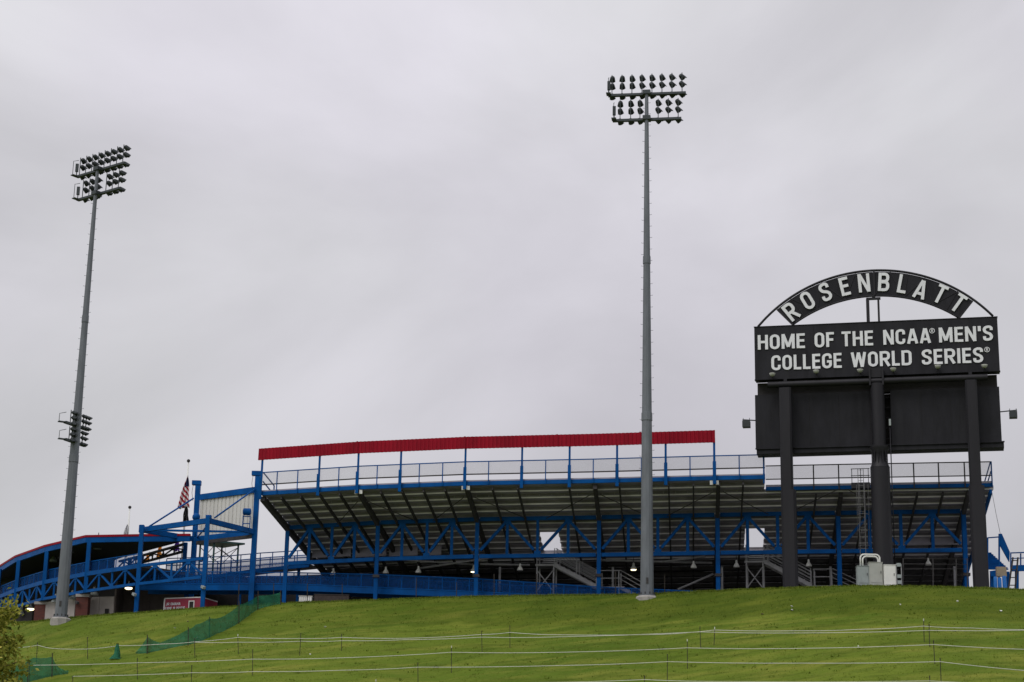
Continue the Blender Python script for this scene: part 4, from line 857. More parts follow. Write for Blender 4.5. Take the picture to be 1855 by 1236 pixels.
# horizontal pipe and posts
WPO = 0.75
zPi = avg(suv(1391, 699, WPO)[1], suv(1789, 682.5, WPO)[1]); ua, ub_ = suv(1391, 699, WPO)[0], suv(1789, 682, WPO)[0]
tube(sb, 'cross_pipe', [S(ua, zPi, WPO), S(ub_, zPi, WPO)], 0.2, 'post_black', n=16, smooth='auto')
gz0 = gz(pc.x, pc.y) - 0.4
def post(x0, x1, ytop, xb0, xb1, ystep):
    u0, u1 = suv(x0, 760, WPO)[0], suv(x1, 760, WPO)[0]; zt = suv((x0 + x1) / 2, ytop, WPO)[1]; zs_ = suv((xb0 + xb1) / 2, ystep, WPO)[1]; c = (u0 + u1) / 2; hw = (u1 - u0) / 2
    v0, v1 = suv(xb0, 980, WPO)[0], suv(xb1, 980, WPO)[0]; cb = (v0 + v1) / 2; hb = (v1 - v0) / 2
    def oct_(nm, c, hw, z0, z1, dep):
        M = MB(); ch = hw * 0.3; pr = [(-hw + ch, dep), (hw - ch, dep), (hw, dep - ch), (hw, -dep + ch), (hw - ch, -dep), (-hw + ch, -dep), (-hw, -dep + ch), (-hw, dep - ch)]
        for z in (z0, z1): M.v += [tuple(S(c + a, z, WPO + b)) for a, b in pr]
        M.f = [tuple(range(8)), tuple(range(15, 7, -1))] + [(i, (i + 1) % 8, 8 + (i + 1) % 8, 8 + i) for i in range(8)]
        return M.build(nm, 'post_black', sb)
    oct_('post', c, hw, zs_ - 0.1, zt, hw * 0.9); oct_('post_sleeve', cb, hb, gz0, zs_, hb * 0.95)
    sbox('post_clamp', c - 0.1, c + 0.1, zt + 0.003, zPi + 0.42, WPO - 0.32, WPO - 0.215, 'post_black'); return c
post(1412.6, 1434.5, 704, 1417, 1444, 889); post(1751, 1772.5, 690, 1759, 1788, 881.5)
uC = suv(1592.5, 800, WPO)[0]; zN1 = suv(1592, 810, WPO)[1]; zN2 = suv(1592, 818, WPO)[1]; zN3 = suv(1592, 836, WPO)[1]; zN4 = suv(1592, 848, WPO)[1]; ztop = suv(1590, 696, WPO)[1]
c0 = S(uC, 0, WPO); hw = (suv(1602, 760, WPO)[0] - suv(1577, 760, WPO)[0]) / 2; hB = (suv(1616.5, 960, WPO)[0] - suv(1580, 960, WPO)[0]) / 2; hN = (suv(1606, 828, WPO)[0] - suv(1580.5, 828, WPO)[0]) / 2
MB().lathe([(hw, zN1 + 0.02), (hw, ztop)], c0, 20).build('center_post', 'post_black', sb, 'auto')
MB().lathe([(hB * 0.98, zN1 + 0.018), (hB * 0.98, zN1 - 0.12), (hN, zN2 - 0.15), (hN, zN3), (hB, zN4)], c0, 20).build('post_neck', 'post_black', sb, 'auto')
for k in range(12):
    a = 2 * math.pi * (k + 0.3) / 12; r0 = hN; p = c0 + Vector((math.cos(a), math.sin(a), 0)) * (r0 + 0.05)
    bar(sb, 'gusset', (p.x, p.y, zN4 - 0.05), (p.x, p.y, zN1 - 0.1), 0.03, 0.1, 'post_black')
MB().lathe([(hB * 1.0, gz0), (hB * 0.98, zN4 - 0.002)], c0, 24).build('post_sleeve', 'post_black', sb, 'auto')
zc1 = suv(1585, 668, WPO)[1]
for du in (-0.42, 0.36): sbox('pipe_collar', uC + du - 0.05, uC + du + 0.05, zPi - 0.3, zc1, WPO - 0.29, WPO + 0.27, 'post_black')
sbox('pipe_bracket', uC - 0.36, uC + 0.3, zPi + 0.215, zc1 + 0.02, WPO - 0.2, WPO + 0.15, 'post_black')
# service pipe by the gap
p0 = suv(1612, 770, WPO + 0.1); p1 = suv(1613.5, 1050, WPO + 0.1); tube(sb, 'service_pipe', [S(p0[0], p0[1], WPO), S(p0[0], p1[1], WPO)], 0.035, 'post_black'); sbox('lamp_head', p0[0] - 0.05, p0[0] + 0.07, p0[1] - 0.05, p0[1] + 0.35, WPO + 0.05, WPO + 0.2, 'cabinet_grey')
# lettering
def F_(u, v, w): return smat(u, v, WP + 0.015)
def line_words(ws, y0, y1, yb, hh):
    for t, xa, xb in ws:
        q = lambda X: (1330 + X / 3.2533)
        frac = lambda X: (X - 115) / 1435
        ya = yb[0] + (yb[1] - yb[0]) * frac((xa + xb) / 2); a = suv(q(xa), 470 + ya / 3.2533, WP)[0]; b = suv(q(xb), 470 + ya / 3.2533, WP)[0]
        word(sb, t, F_, a, b, y0, hh, 0.036, 'letter_white', 0.05)
bz1 = avg(suv(1330 + 280 / 3.2533, 470 + 528 / 3.2533, WP)[1], suv(1330 + 1400 / 3.2533, 470 + 485 / 3.2533, WP)[1]); h1 = 0.945
bz2 = avg(suv(1330 + 430 / 3.2533, 470 + 647 / 3.2533, WP)[1], suv(1330 + 1300 / 3.2533, 470 + 615 / 3.2533, WP)[1])
line_words((('HOME', 140, 418), ('OF', 475, 590), ('THE', 635, 820), ('NCAA', 880, 1160), ("MEN'S", 1208, 1527)), bz1, 0, (533, 480), h1)
line_words((('COLLEGE', 220, 635), ('WORLD', 690, 1048), ('SERIES', 1107, 1470)), bz2, 0, (655, 610), h1)
def reg_mark(X, Y):
    u, z = suv(1330 + X / 3.2533, 470 + Y / 3.2533, WP); r = 0.165; M = MB()
    for k in range(20):
        a, b = 2 * math.pi * k / 20, 2 * math.pi * (k + 1) / 20
        M.hexa([S(u + (r - 0.035) * math.cos(a), z + (r - 0.035) * math.sin(a), WP + 0.012), S(u + r * math.cos(a), z + r * math.sin(a), WP + 0.012), S(u + r * math.cos(b), z + r * math.sin(b), WP + 0.012), S(u + (r - 0.035) * math.cos(b), z + (r - 0.035) * math.sin(b), WP + 0.012)] +
               [S(u + (r - 0.035) * math.cos(a), z + (r - 0.035) * math.sin(a), WP + 0.045), S(u + r * math.cos(a), z + r * math.sin(a), WP + 0.045), S(u + r * math.cos(b), z + r * math.sin(b), WP + 0.045), S(u + (r - 0.035) * math.cos(b), z + (r - 0.035) * math.sin(b), WP + 0.045)])
    M.build('registered_ring', 'letter_white', sb)
    me = letter_mesh2('R', 0.19, 0.18, 'letter_white', 0.03); link('letter', me, sb, smat(u - 0.055, z - 0.085, WP + 0.013))
reg_mark(1166, 422); reg_mark(1490, 533)
# arch
def auv(X, Y, w=0.1): return suv(1330 + X / 3.2533, 470 + Y / 3.2533, w)
def circ(p, q, r):
    ax, ay = p; bx, by = q; cx, cy = r; d = 2 * (ax * (by - cy) + bx * (cy - ay) + cx * (ay - by))
    ux = ((ax * ax + ay * ay) * (by - cy) + (bx * bx + by * by) * (cy - ay) + (cx * cx + cy * cy) * (ay - by)) / d; uy = ((ax * ax + ay * ay) * (cx - bx) + (bx * bx + by * by) * (ax - cx) + (cx * cx + cy * cy) * (bx - ax)) / d
    return ux, uy, math.hypot(ax - ux, ay - uy)
o1, o2, o3 = auv(140, 398), auv(840, 65), auv(1525, 335); ox, oz, orad = circ(o1, o2, o3)
i1, i2, i3 = auv(345, 385), auv(820, 215), auv(1325, 345); ix, iz, irad = circ(i1, i2, i3)
ang = lambda p: math.atan2(p[1] - oz, p[0] - ox)
def arcp(c, a, w): return S(c[0] + c[2] * math.cos(a), c[1] + c[2] * math.sin(a), w)
aL, aR = ang(o1), ang(o3)
tube(sb, 'arch_rim', [arcp((ox, oz, orad), aL + (aR - aL) * k / 60, 0.1) for k in range(61)], 0.075, 'post_black', n=8)
pl0, pr0 = ang(auv(255, 297)), ang(auv(1398, 252)); iang = lambda p: math.atan2(p[1] - iz, p[0] - ix); pl1, pr1 = iang(i1), iang(i3)
def face_at(q, r):   # q 0..1 along, r 0 inner .. 1 outer
    a = pl0 + (pr0 - pl0) * q; b = pl1 + (pr1 - pl1) * q; po = (ox + (orad - 0.09) * math.cos(a), oz + (orad - 0.09) * math.sin(a)); pi = (ix + irad * math.cos(b), iz + irad * math.sin(b))
    return pi[0] + (po[0] - pi[0]) * r, pi[1] + (po[1] - pi[1]) * r
for q0, q1 in ((0, 0.4985), (0.5015, 1)):
    M = MB(); n = 24
    for k in range(n + 1):
        q = q0 + (q1 - q0) * k / n; a = face_at(q, 0); b = face_at(q, 1); M.v += [tuple(S(a[0], a[1], 0.08)), tuple(S(b[0], b[1], 0.08)), tuple(S(b[0], b[1], -0.1)), tuple(S(a[0], a[1], -0.1))]
    for k in range(n):
        for j in range(4): M.f.append((4 * k + j, 4 * k + 4 + j, 4 * k + 4 + (j + 1) % 4, 4 * k + (j + 1) % 4))
    M.f += [(0, 1, 2, 3), (4 * n + 3, 4 * n + 2, 4 * n + 1, 4 * n)]; M.build('arch_panel', 'sign_black', sb)
tube(sb, 'arch_rim', [S(*face_at(k / 40, 0), 0.06) for k in range(41)], 0.06, 'post_black', n=8)
for q in (0, 1): a, b = face_at(q, 0), face_at(q, 1); bar(sb, 'arch_end_bar', S(a[0], a[1], 0.06), S(b[0], b[1], 0.06), 0.1, 0.12, 'post_black', up=tuple(SBn))
for k in range(12):
    a, b = face_at(k / 12, k % 2), face_at((k + 1) / 12, (k + 1) % 2); bar(sb, 'arch_lattice', S(a[0], a[1], 0.1), S(b[0], b[1], 0.1), 0.05, 0.02, 'post_black', up=tuple(SBn))
    a, b = face_at(k / 12, 0.02), face_at(k / 12, 0.98); bar(sb, 'arch_rib', S(a[0], a[1], 0.1), S(b[0], b[1], 0.1), 0.045, 0.03, 'post_black', up=tuple(SBn))
for ch, X, Y in zip('ROSENBLATT', (335, 432, 537, 650, 765, 882, 992, 1100, 1215, 1322), (308, 243, 193, 160, 140, 134, 145, 178, 205, 258)):
    u, z = auv(X, Y, 0.14); a = math.atan2(z - oz, u - ox) - math.pi / 2; a *= 1.0
    k = 1.22; h = 1.2; me = letter_mesh2(ch, k, h, 'letter_white', 0.06, 0.95); W = GW[ch] * k
    m4 = smat(u, z, 0.125, a); link('letter', me, sb, m4 @ Matrix.Translation((-W / 2, -h / 2, 0)))
for X0, X1 in ((781, 800), (848, 860)):
    a = auv(X0, 372, 0.1); b = auv(X1, 235, 0.1); sbox('arch_strut', a[0], auv(X1, 372, 0.1)[0], zPT + 0.04, b[1], 0.0, 0.18, 'post_black')
a = auv(778, 240, 0.1); b = auv(862, 226, 0.1); sbox('arch_strut', a[0], b[0], a[1] + 0.003, a[1] + 0.13, 0.0, 0.18, 'post_black')
a = auv(812, 232, 0.1); sbox('arch_strut', a[0], auv(832, 232, 0.1)[0], a[1] + 0.1, auv(820, 212, 0.1)[1], 0.02, 0.16, 'post_black')
a, b = auv(828, 220, 0.1), auv(828, 70, 0.1); sbox('arch_divider', a[0] - 0.05, a[0] + 0.05, a[1], b[1], 0.1, 0.16, 'post_black')
# small dome lights along the foot of the panel
for X, Y in ((225, 678), (483, 660), (742, 655), (937, 648), (1200, 632), (1475, 628)):
    u, z = suv(1330 + X / 3.2533, 470 + Y / 3.2533, WP + 0.35); p = S(u, z, WP + 0.35)
    d = MB().lathe([(0.18, 0.03), (0.17, -0.03), (0.12, -0.1), (0.05, -0.135)], p, 14).build('dome_light', 'cabinet', sb, 'auto'); d2 = MB().lathe([(0.19, 0.032), (0.19, 0.06)], p, 14).build('dome_rim', 'white_paint', sb)
    bar(sb, 'dome_arm', p + Vector((0, 0, -0.06)) - SBn * 0.1, S(u, z - 0.1, WP + 0.003), 0.04, 0.04, 'post_black')
# side floodlights on arms
for xs_, ys_, xa, e in (((1345, 1359), (762, 774), 1368, -1), ((1828, 1843), (745, 757), 1813.5, 1)):
    u0, z1 = suv(xs_[0], ys_[0], 0.2); u1, z0 = suv(xs_[1], ys_[1], 0.2); ue = suv(xa, 765, 0.2)[0]
    sbox('side_floodlight', u0, u1, z0, z1 - 0.05, -0.1, 0.4, 'lamp_housing'); sbox('floodlight_lens', u0 + 0.05, u1 - 0.05, z0 + 0.03, z1 - 0.09, -0.12, -0.103, 'lamp_inside')
    za = z1 + 0.07; bar(sb, 'floodlight_arm', S(ue, za - 0.0, -0.2), S((u0 if e < 0 else u1) , za, 0.1), 0.06, 0.06, 'lamp_housing')
    for u in (u0 + 0.04, u1 - 0.04): bar(sb, 'floodlight_yoke', S(u, z1 - 0.1, 0.12), S(u, za + 0.1, 0.12), 0.03, 0.04, 'lamp_housing')
# caged ladder and platform on the centre post
w2 = WPO + 0.1
ul0, ul1 = suv(1556, 940, w2)[0], suv(1566, 940, w2)[0]; zl0 = gz(pc.x, pc.y) + 1.2; zl1 = suv(1561, 850, w2)[1]
for u in (ul0, ul1): sbox('ladder_rail', u, u + 0.035, zl0, zl1, w2 - 0.02, w2 + 0.02, 'ladder_grey')
z = zl0 + 0.2
while z < zl1: sbox('ladder_rung', ul0 + 0.052, ul1 - 0.002, z, z + 0.022, w2 - 0.005, w2 + 0.015, 'ladder_grey'); z += 0.32
z = zl0 + 1.6; uc, hc = (ul0 + ul1) / 2 + 0.1, 0.36
while z < zl1 - 1:
    tube(sb, 'cage_hoop', [S(uc + hc * math.cos(a), z, w2 + 0.05 + hc * math.sin(a) * 1.4) for a in np.linspace(0, math.pi, 9)], 0.016, 'ladder_grey', n=5); z += 0.95
for a in np.linspace(0.3, 2.84, 4): p = S(uc + hc * math.cos(a), zl0 + 1.6, w2 + 0.05 + hc * math.sin(a) * 1.4); tube(sb, 'cage_strap', [p, p + Vector((0, 0, zl1 - zl0 - 2.6))], 0.011, 'ladder_grey', n=5)
up0, zp0 = suv(1542, 884, w2); up1 = suv(1576, 884, w2)[0]; zp1 = suv(1542, 874, w2)[1]
sbox('ladder_platform', up0, up1, zp0, zp1, w2 - 0.8, w2 - 0.1, 'post_black')
zr = suv(1542, 849, w2)[1]
for u in (up0 + 0.03, (up0 + up1) / 2, up1 - 0.1): sbox('platform_post', u, u + 0.04, zp1 + 0.003, zr, w2 - 0.18, w2 - 0.14, 'post_black')
for z in (zr, (zr + zp1) / 2): sbox('platform_rail', up0, up1, z - 0.02, z + 0.02, w2 - 0.138, w2 - 0.11, 'post_black')

# ------------------------------------------------------------------ light towers
def lamp_parts():
    M = MB()   # points along +X (local), mouth at +X
    prof = [(0.05, -0.36), (0.13, -0.345), (0.19, -0.3), (0.23, -0.2), (0.255, -0.05), (0.28, 0.1), (0.285, 0.18)]
    n = 12; base = 0
    for r, h in prof:
        for j in range(n): a = 2 * math.pi * j / n; M.v.append((h, r * math.cos(a), r * math.sin(a)))
    for k in range(len(prof) - 1):
        for j in range(n): M.f.append((k * n + j, k * n + (j + 1) % n, (k + 1) * n + (j + 1) % n, (k + 1) * n + j))
    M.f.append(tuple(range(n)))
    vb_ = len(M.v)     # visor: a half ring reaching forward over the mouth
    for k, (r, h) in enumerate(((0.288, 0.16), (0.3, 0.36))):
        for j in range(8): a = math.pi * (j / 7) * 1.1 - 0.05 * math.pi; M.v.append((h - (0.16 if k and j in (0, 7) else 0), r * math.cos(a), r * math.sin(a)))
    for j in range(7): M.f.append((vb_ + j, vb_ + j + 1, vb_ + 9 + j, vb_ + 8 + j))
    house = M.mesh('floodlight', 'lamp_housing', 'auto')
    M = MB(); M.v = [(0.1, 0.24 * math.cos(2 * math.pi * j / n), 0.24 * math.sin(2 * math.pi * j / n)) for j in range(n)]; M.f = [tuple(range(n))]; lens = M.mesh('lens', 'lamp_inside')
    return house, lens
LH, LENS = lamp_parts()
def aim(p, az, el): # az measured from +Y clockwise
    d = Vector((math.sin(az) * math.cos(el), math.cos(az) * math.cos(el), math.sin(el))); q = d.to_track_quat('X', 'Z'); return Matrix.Translation(p) @ q.to_matrix().to_4x4() @ Matrix.Scale(0.68, 4)
def tower(px, py, Y, ztop, label, rot, tiers, r0=0.41, r1=0.11, mid=None):
    b = at(px, py, Y); g = gz(b.x, b.y); t = thing('light_tower', (b.x, b.y, g), label, 'light tower', 'stadium light towers'); zb = b.z
    M = MB(); M.tube([(b.x, b.y, zb + (ztop - zb) * k / 12) for k in range(13)], [r0 + (r1 - r0) * k / 12 for k in range(13)], 12); M.build('pole', 'galvanised', t)
    MB().lathe([(r0 + 0.1, zb - 0.02), (r0 + 0.1, zb + 0.06)], (b.x, b.y, 0), 12).build('base_plate', 'galvanised', t)
    M = MB(); M.lathe([(0.68, g - 0.8), (0.68, zb - 0.12), (0.6, zb - 0.025)], (b.x, b.y, 0), 8); M.build('concrete_footing', 'concrete', t)
    for q in (0.33, 0.64): zz = zb + (ztop - zb) * q; rr = r0 + (r1 - r0) * q; MB().lathe([(rr + 0.004, zz + 0.5), (rr + 0.022, zz + 0.49), (rr + 0.03, zz)], (b.x, b.y, 0), 12).build('slip_joint', 'galvanised', t)
    for k in range(10): a = 2 * math.pi * k / 10; MB().lathe([(0.03, zb + 0.062), (0.03, zb + 0.2)], (b.x + (r0 + 0.055) * math.cos(a), b.y + (r0 + 0.055) * math.sin(a), 0), 6).build('anchor_bolt', 'raker', t)
    MB().box((b.x - 0.07, b.y - r0 - 0.02, zb + 0.7), (b.x + 0.05, b.y - r0 + 0.1, zb + 1.05)).build('hand_hole', 'raker', t)
    pg = MB(); z = zb + 3.2; k = 0
    while z < ztop - 0.5:
        r = r0 + (r1 - r0) * (z - zb) / (ztop - zb); e = -1 if k % 2 == 0 else 1; pg.tube([(b.x + e * (r - 0.02), b.y - 0.02, z), (b.x + e * (r + 0.12), b.y - 0.02, z), (b.x + e * (r + 0.12), b.y - 0.02, z + 0.04)], 0.012, 4); z += 0.38; k += 1
    o = pg.build('climbing_pegs', 'tower_dark', t); o['kind'] = 'stuff'
    def arms(zc, d, offs, rows, nrm, fan, half, el=-0.5, back=0.28, frame=None, box=True, rs=0.51, lift=0.2, sc=1.0):
        u = Vector((d[0], d[1], 0)).normalized(); n = Vector(nrm).normalized()
        a = Vector((b.x, b.y, zc)) + n * back
        MB().bar(a - u * half, a + u * half, 0.24, 0.15).build('cross_arm', 'tower_dark', t)
        MB().bar(Vector((b.x, b.y, zc)) - n * 0.2, a + n * 0.12, 0.5, 0.26).build('arm_bracket', 'tower_dark', t)
        az0 = math.atan2(n.x, n.y)
        for o_ in offs:
            p = a + u * o_
            if rows > 1: bar(t, 'hanger', p + Vector((0, 0, 0.1)), p + Vector((0, 0, 0.2 + lift + (rows - 1) * rs)), 0.05, 0.06, 'tower_dark')
            for r in range(rows):
                q = p + Vector((0, 0, 0.02 + (lift if r else 0.0) + r * rs)) + n * 0.3 * sc; fa = fan * (0.5 + 0.6 * o_ / half) + (0.25 - 0.2 * r) * fan + random.uniform(-0.12, 0.12); e_ = el + random.uniform(-0.1, 0.1)
                h = link('floodlight', LH, t, aim(q, az0 + fa, e_) @ Matrix.Scale(sc, 4)); link('lens', LENS, h, Matrix.Identity(4))
        if frame: 
            for o_ in frame:
                p = a + u * o_; tube(t, 'side_frame', [p + Vector((0, 0, 0.05)) - n * 0.45, p + Vector((0, 0, 1.05 if box else 0.55)) - n * 0.45, p + Vector((0, 0, 1.25 if box else 0.7))], 0.022, 'tower_dark', n=5)
                bar(t, 'step_bracket', p + Vector((0, 0, 0.0)) - n * 0.5, p + Vector((0, 0, 0.0)), 0.3, 0.06, 'tower_dark')
                if box: bar(t, 'hanger', p + Vector((0, 0, 0.08)) - n * 0.1, p + Vector((0, 0, 0.347)) - n * 0.1, 0.06, 0.06, 'tower_dark')
                if box: MB().bar(p + Vector((0, 0, 0.35)) - n * 0.1, p + Vector((0, 0, 0.95)) - n * 0.1, 0.2, 0.16).build('ballast_box', 'tower_dark', t)
    for zc, d, offs, rows, half, nrm, fan, fr in tiers: arms(zc, d, offs, rows, nrm, fan, half, frame=fr)
    if mid:
        for zc, d, offs, rows, half, nrm, fan, fr in mid: arms(zc, d, offs, rows, nrm, fan, half, back=0.0, frame=fr, box=False, rs=0.36, lift=0.05, sc=0.72)
    return t
o8 = [(-3.5 + k) * 0.645 for k in range(8)]; o6 = [-1.73, -1.05, -0.45, 0.72, 1.37, 2.0]
def dirs(deg): a = R_(deg); return (math.cos(a), -math.sin(a)), (math.sin(a), math.cos(a), 0)
d, n = dirs(8); zU = at(1170, 168, 115).z; zLo = at(1170, 214, 115).z
tower(1172, 1080, 115, at(1170, 164, 115).z, 'tall grey light tower with two lamp tiers standing before the grandstand', 8, [(zU, d, o8, 3, 2.5, n, 0.75, [-2.45]), (zLo, d, o6, 3, 2.2, n, 0.75, [-2.1])])
d, n = dirs(37); zU = at(176, 306, 128).z; zLo = at(173, 350, 128).z; zm = at(135, 772, 128).z
dm = (-0.42, -0.9); nm_ = (0.85, -0.25, 0)
tower(110, 1119, 128, at(176, 303, 128).z, 'tall grey light tower at far left with an extra lamp cluster at mid height', 37, [(zU, d, o8, 3, 2.5, n, 0.5, [-2.45]), (zLo, d, o6, 3, 2.2, n, 0.5, [-2.1])],
      mid=[(zm, dm, [-1.0, -0.7, -0.42, 0.42, 0.7], 3, 1.25, (0.9, 0.5, 0), 0.3, [1.2]), (zm - 1.15, dm, [-0.75, -0.45, 0.42, 0.7], 3, 1.1, (0.9, 0.5, 0), 0.3, [1.05])])

# ------------------------------------------------------------------ electrical cabinets by the centre post
def cab(x0, x1, y0, y1, Y, m, label, dep=0.5):
    a = at(x0, y1, Y); b = at(x1, y0, Y); g = min(gz(a.x, a.y), gz(b.x, b.y + dep)) - 0.05; t = thing('electrical_cabinet', ((a.x + b.x) / 2, a.y, g), label, 'cabinet', 'electrical cabinets')
    MB().box((a.x, a.y, g), (b.x, a.y + dep, b.z)).build('housing', m, t); MB().box((a.x + 0.05, a.y - 0.025, a.z + 0.1), (b.x - 0.05, a.y - 0.002, b.z - 0.06)).build('door', m, t)
    MB().box((b.x - 0.13, a.y - 0.06, (a.z + b.z) / 2), (b.x - 0.1, a.y - 0.027, (a.z + b.z) / 2 + 0.14)).build('handle', 'raker', t); MB().box((a.x - 0.02, a.y - 0.03, b.z + 0.002), (b.x + 0.02, a.y + dep + 0.02, b.z + 0.03)).build('lid', m, t); return t
cab(1554, 1574, 1026, 1059, 112.6, 'cabinet_grey', 'grey electrical cabinet at the left of three under white conduit loops')
cab(1575.5, 1598.5, 1019.5, 1058.5, 112.5, 'cabinet', 'taller pale electrical cabinet in the middle of three')
cab(1602.5, 1622.5, 1024, 1062, 112.3, 'white_paint', 'white electrical cabinet with door, right of the taller pale one')
for (xa, xb, yt, yb, lb) in ((1559, 1594, 1004.5, 1026, 'outer'), (1563, 1591, 1008, 1026, 'inner')):
    a = at(xa, yb, 112.75); b = at(xb, yb, 112.75); zt = at(xa, yt, 112.75).z; r = 0.22; pts = [a, (a.x, a.y, zt - r)]
    pts += [(a.x + r - r * math.cos(q), a.y, zt - r + r * math.sin(q)) for q in np.linspace(0.3, 1.57, 4)] + [(b.x - r + r * math.sin(q), b.y, zt - r + r * math.cos(q)) for q in np.linspace(0, 1.3, 4)] + [(b.x, b.y, zt - r), b]
    tag(MB().tube(pts, 0.05, 8).build('conduit_loop', 'white_paint', None, True), lb + ' white conduit pipe arching over the grey cabinet', 'conduit')
p = at(1629, 1058, 112.4); z1 = at(1629, 1022, 112.4).z; g = gz(p.x, p.y); t = thing('meter_rack', (p.x, p.y, g), 'narrow steel meter rack right of the white cabinet', 'rack')
for dx in (-0.16, 0.13): MB().box((p.x + dx, p.y, g - 0.1), (p.x + dx + 0.05, p.y + 0.05, z1)).build('upright', 'grey_steel', t)
for z in (g + 0.25, g + 0.6, z1 - 0.15): MB().box((p.x - 0.108, p.y - 0.06, z), (p.x + 0.128, p.y + 0.04, z + 0.2)).build('meter_box', 'cabinet_grey', t)

# ------------------------------------------------------------------ chain-link fence and blue stairs at right
bs = thing('blue_stairs', tuple(at(1815, 1065, 118)), 'blue steel stairs with solid side panel at the right end of the grandstand', 'stairs')
Yb = 118.0; A = lambda x, y, dy=0.0: at(x, y, Yb + dy)
def quadprism(nm, pts, dep, m, par): 
    f = [Vector(p) for p in pts]; M = MB(); M.hexa([f[0], f[1], f[1] + Vector((0, dep, 0)), f[0] + Vector((0, dep, 0)), f[3], f[2], f[2] + Vector((0, dep, 0)), f[3] + Vector((0, dep, 0))]); return M.build(nm, m, par)
M = MB(); pg_ = [A(1809.6, 984), A(1828.6, 1018), A(1829.4, 1000), A(1815, 967), A(1809.6, 967)]; n = 5
M.v = [tuple(p) for p in pg_] + [tuple(p + Vector((0, 0.14, 0))) for p in pg_]; M.f = [tuple(range(5)), tuple(range(9, 4, -1))] + [(i, (i + 1) % 5, 5 + (i + 1) % 5, 5 + i) for i in range(5)]; M.build('side_panel', 'blue_paint', bs)
for k in range(9):
    a = A(1790, 1031 - k * 4.6, 0.2); b = A(1827 - k * 1.8, 1031 - k * 4.6, 0.2); z = a.z; y0 = a.y + k * 0.26
    MB().box((a.x, y0, z), (b.x, y0 + 0.24, z + 0.045)).build('tread', 'blue_paint', bs); MB().box((a.x, y0 + 0.2, z + 0.048), (b.x, y0 + 0.23, z + 0.165)).build('riser', 'blue_paint', bs)
bar(bs, 'stringer', A(1789, 1040, 0.15), A(1789, 990, 2.4), 0.08, 0.4, 'blue_paint')
for x, y in ((1789, 974), (1810, 972.5)): a = A(x, y); b = A(x, 1064); bar(bs, 'newel_post', b, a, 0.09, 0.09, 'blue_paint')
bar(bs, 'rail', A(1789.8, 974.5), A(1809.3, 973), 0.06, 0.07, 'blue_paint')
bar(bs, 'skirt_board', A(1794, 1040), A(1822, 1036), 0.1, 0.35, 'blue_paint')
for x in (1796, 1801, 1826): bar(bs, 'support_post', A(x, 1066, 0.3), A(x, 1036, 0.3), 0.16, 0.16, 'blue_paint')
wd_ = thing('blue_walkway', tuple(at(1845, 1060, 117.5)), 'blue raised walkway with railing at the right edge of the picture', 'walkway')
for y, dp in ((1002, 0.07), (1012, 0.05)): bar(wd_, 'rail', A(1830, y, -0.4), A(1900, y - 2.5, -0.9), 0.06, dp, 'blue_paint')
bar(wd_, 'girder', A(1830, 1030, -0.4), A(1900, 1028, -0.9), 0.2, 0.36, 'blue_paint')
for x in (1831, 1849, 1868, 1890): bar(wd_, 'railing_post', A(x, 1026, -0.45), A(x, 1003, -0.45), 0.07, 0.07, 'blue_paint')
for x in (1842, 1880): bar(wd_, 'support_post', A(x, 1068, -0.3), A(x, 1034, -0.3), 0.2, 0.2, 'blue_paint')
a, b = at(1806, 1044, 116.6), at(1823, 1027, 116.6); t = MB().box((a.x, a.y, a.z), (b.x, a.y + 0.25, b.z)); t.box((a.x + 0.05, a.y + 0.06, a.z - 0.75), (a.x + 0.12, a.y + 0.13, a.z - 0.002)); t.box((b.x - 0.12, a.y + 0.06, a.z - 0.75), (b.x - 0.05, a.y + 0.13, a.z - 0.002))
tag(t.build('notice_board', 'tan', None), 'tan square board on two legs below the blue stairs', 'board')
for k, (x0, x1, y0, y1) in enumerate(((1800, 1806, 1045, 1062), (1808, 1814, 1047, 1063), (1816, 1823, 1044, 1060))):
    a, b = at(x0, y1, 116.4), at(x1, y0, 116.4); r = (b.x - a.x) / 2; c = ((a.x + b.x) / 2, a.y, 0); h = b.z - gz(c[0], c[1])
    g = gz(c[0], c[1]); tag(MB().lathe([(r * 0.85, g), (r, g + 0.06), (r * 0.96, g + h * 0.3), (r, g + h * 0.33), (r * 0.96, g + h * 0.64), (r, g + h * 0.67), (r, g + h * 0.95), (r * 0.9, g + h)], c, 16).build('barrel', 'bright_blue', None, 'auto'), ('left', 'middle', 'right')[k] + ' bright blue barrel under the blue stairs', 'barrel', 'blue barrels')
gt = thing('ramp_gate', tuple(at(1836, 1064, 115.5)), 'dark leaning gate with railing beside the blue stairs', 'gate')
for xa, xb in ((1827, 1835), (1839, 1844)): bar(gt, 'upright', at(xa, 1066, 115.5), at(xb, 1010, 115.5), 0.09, 0.09, 'raker')
for q in (0.1, 0.35, 0.6, 0.9): bar(gt, 'bar', at(1827 + 8 * q, 1066 - 56 * q, 115.48), at(1839 + 5 * q, 1066 - 56 * q, 115.48), 0.05, 0.05, 'raker')
a = at(1778, 1069, 109.7); b = at(1850, 1069.5, 109.4)
# chain-link fence in front of the dark concourse
cf = thing('chain_link_fence', tuple(at(1680, 1062, 112.2)), 'thin dark wire fence before the concourse right of the cabinets', 'fence')
for x in (1636, 1690, 1732, 1752): p = at(x, 1060, 112.6); bar(cf, 'fence_post', (p.x, p.y, gz(p.x, p.y) - 0.1), at(x, 1012, 112.6), 0.05, 0.05, 'raker')
for y in (1012, 1022, 1030): 
    a, b = at(1634, y, 112.6), at(1753, y + 1, 112.6); tube(cf, 'wire', [a, b], 0.015, 'raker', n=5)

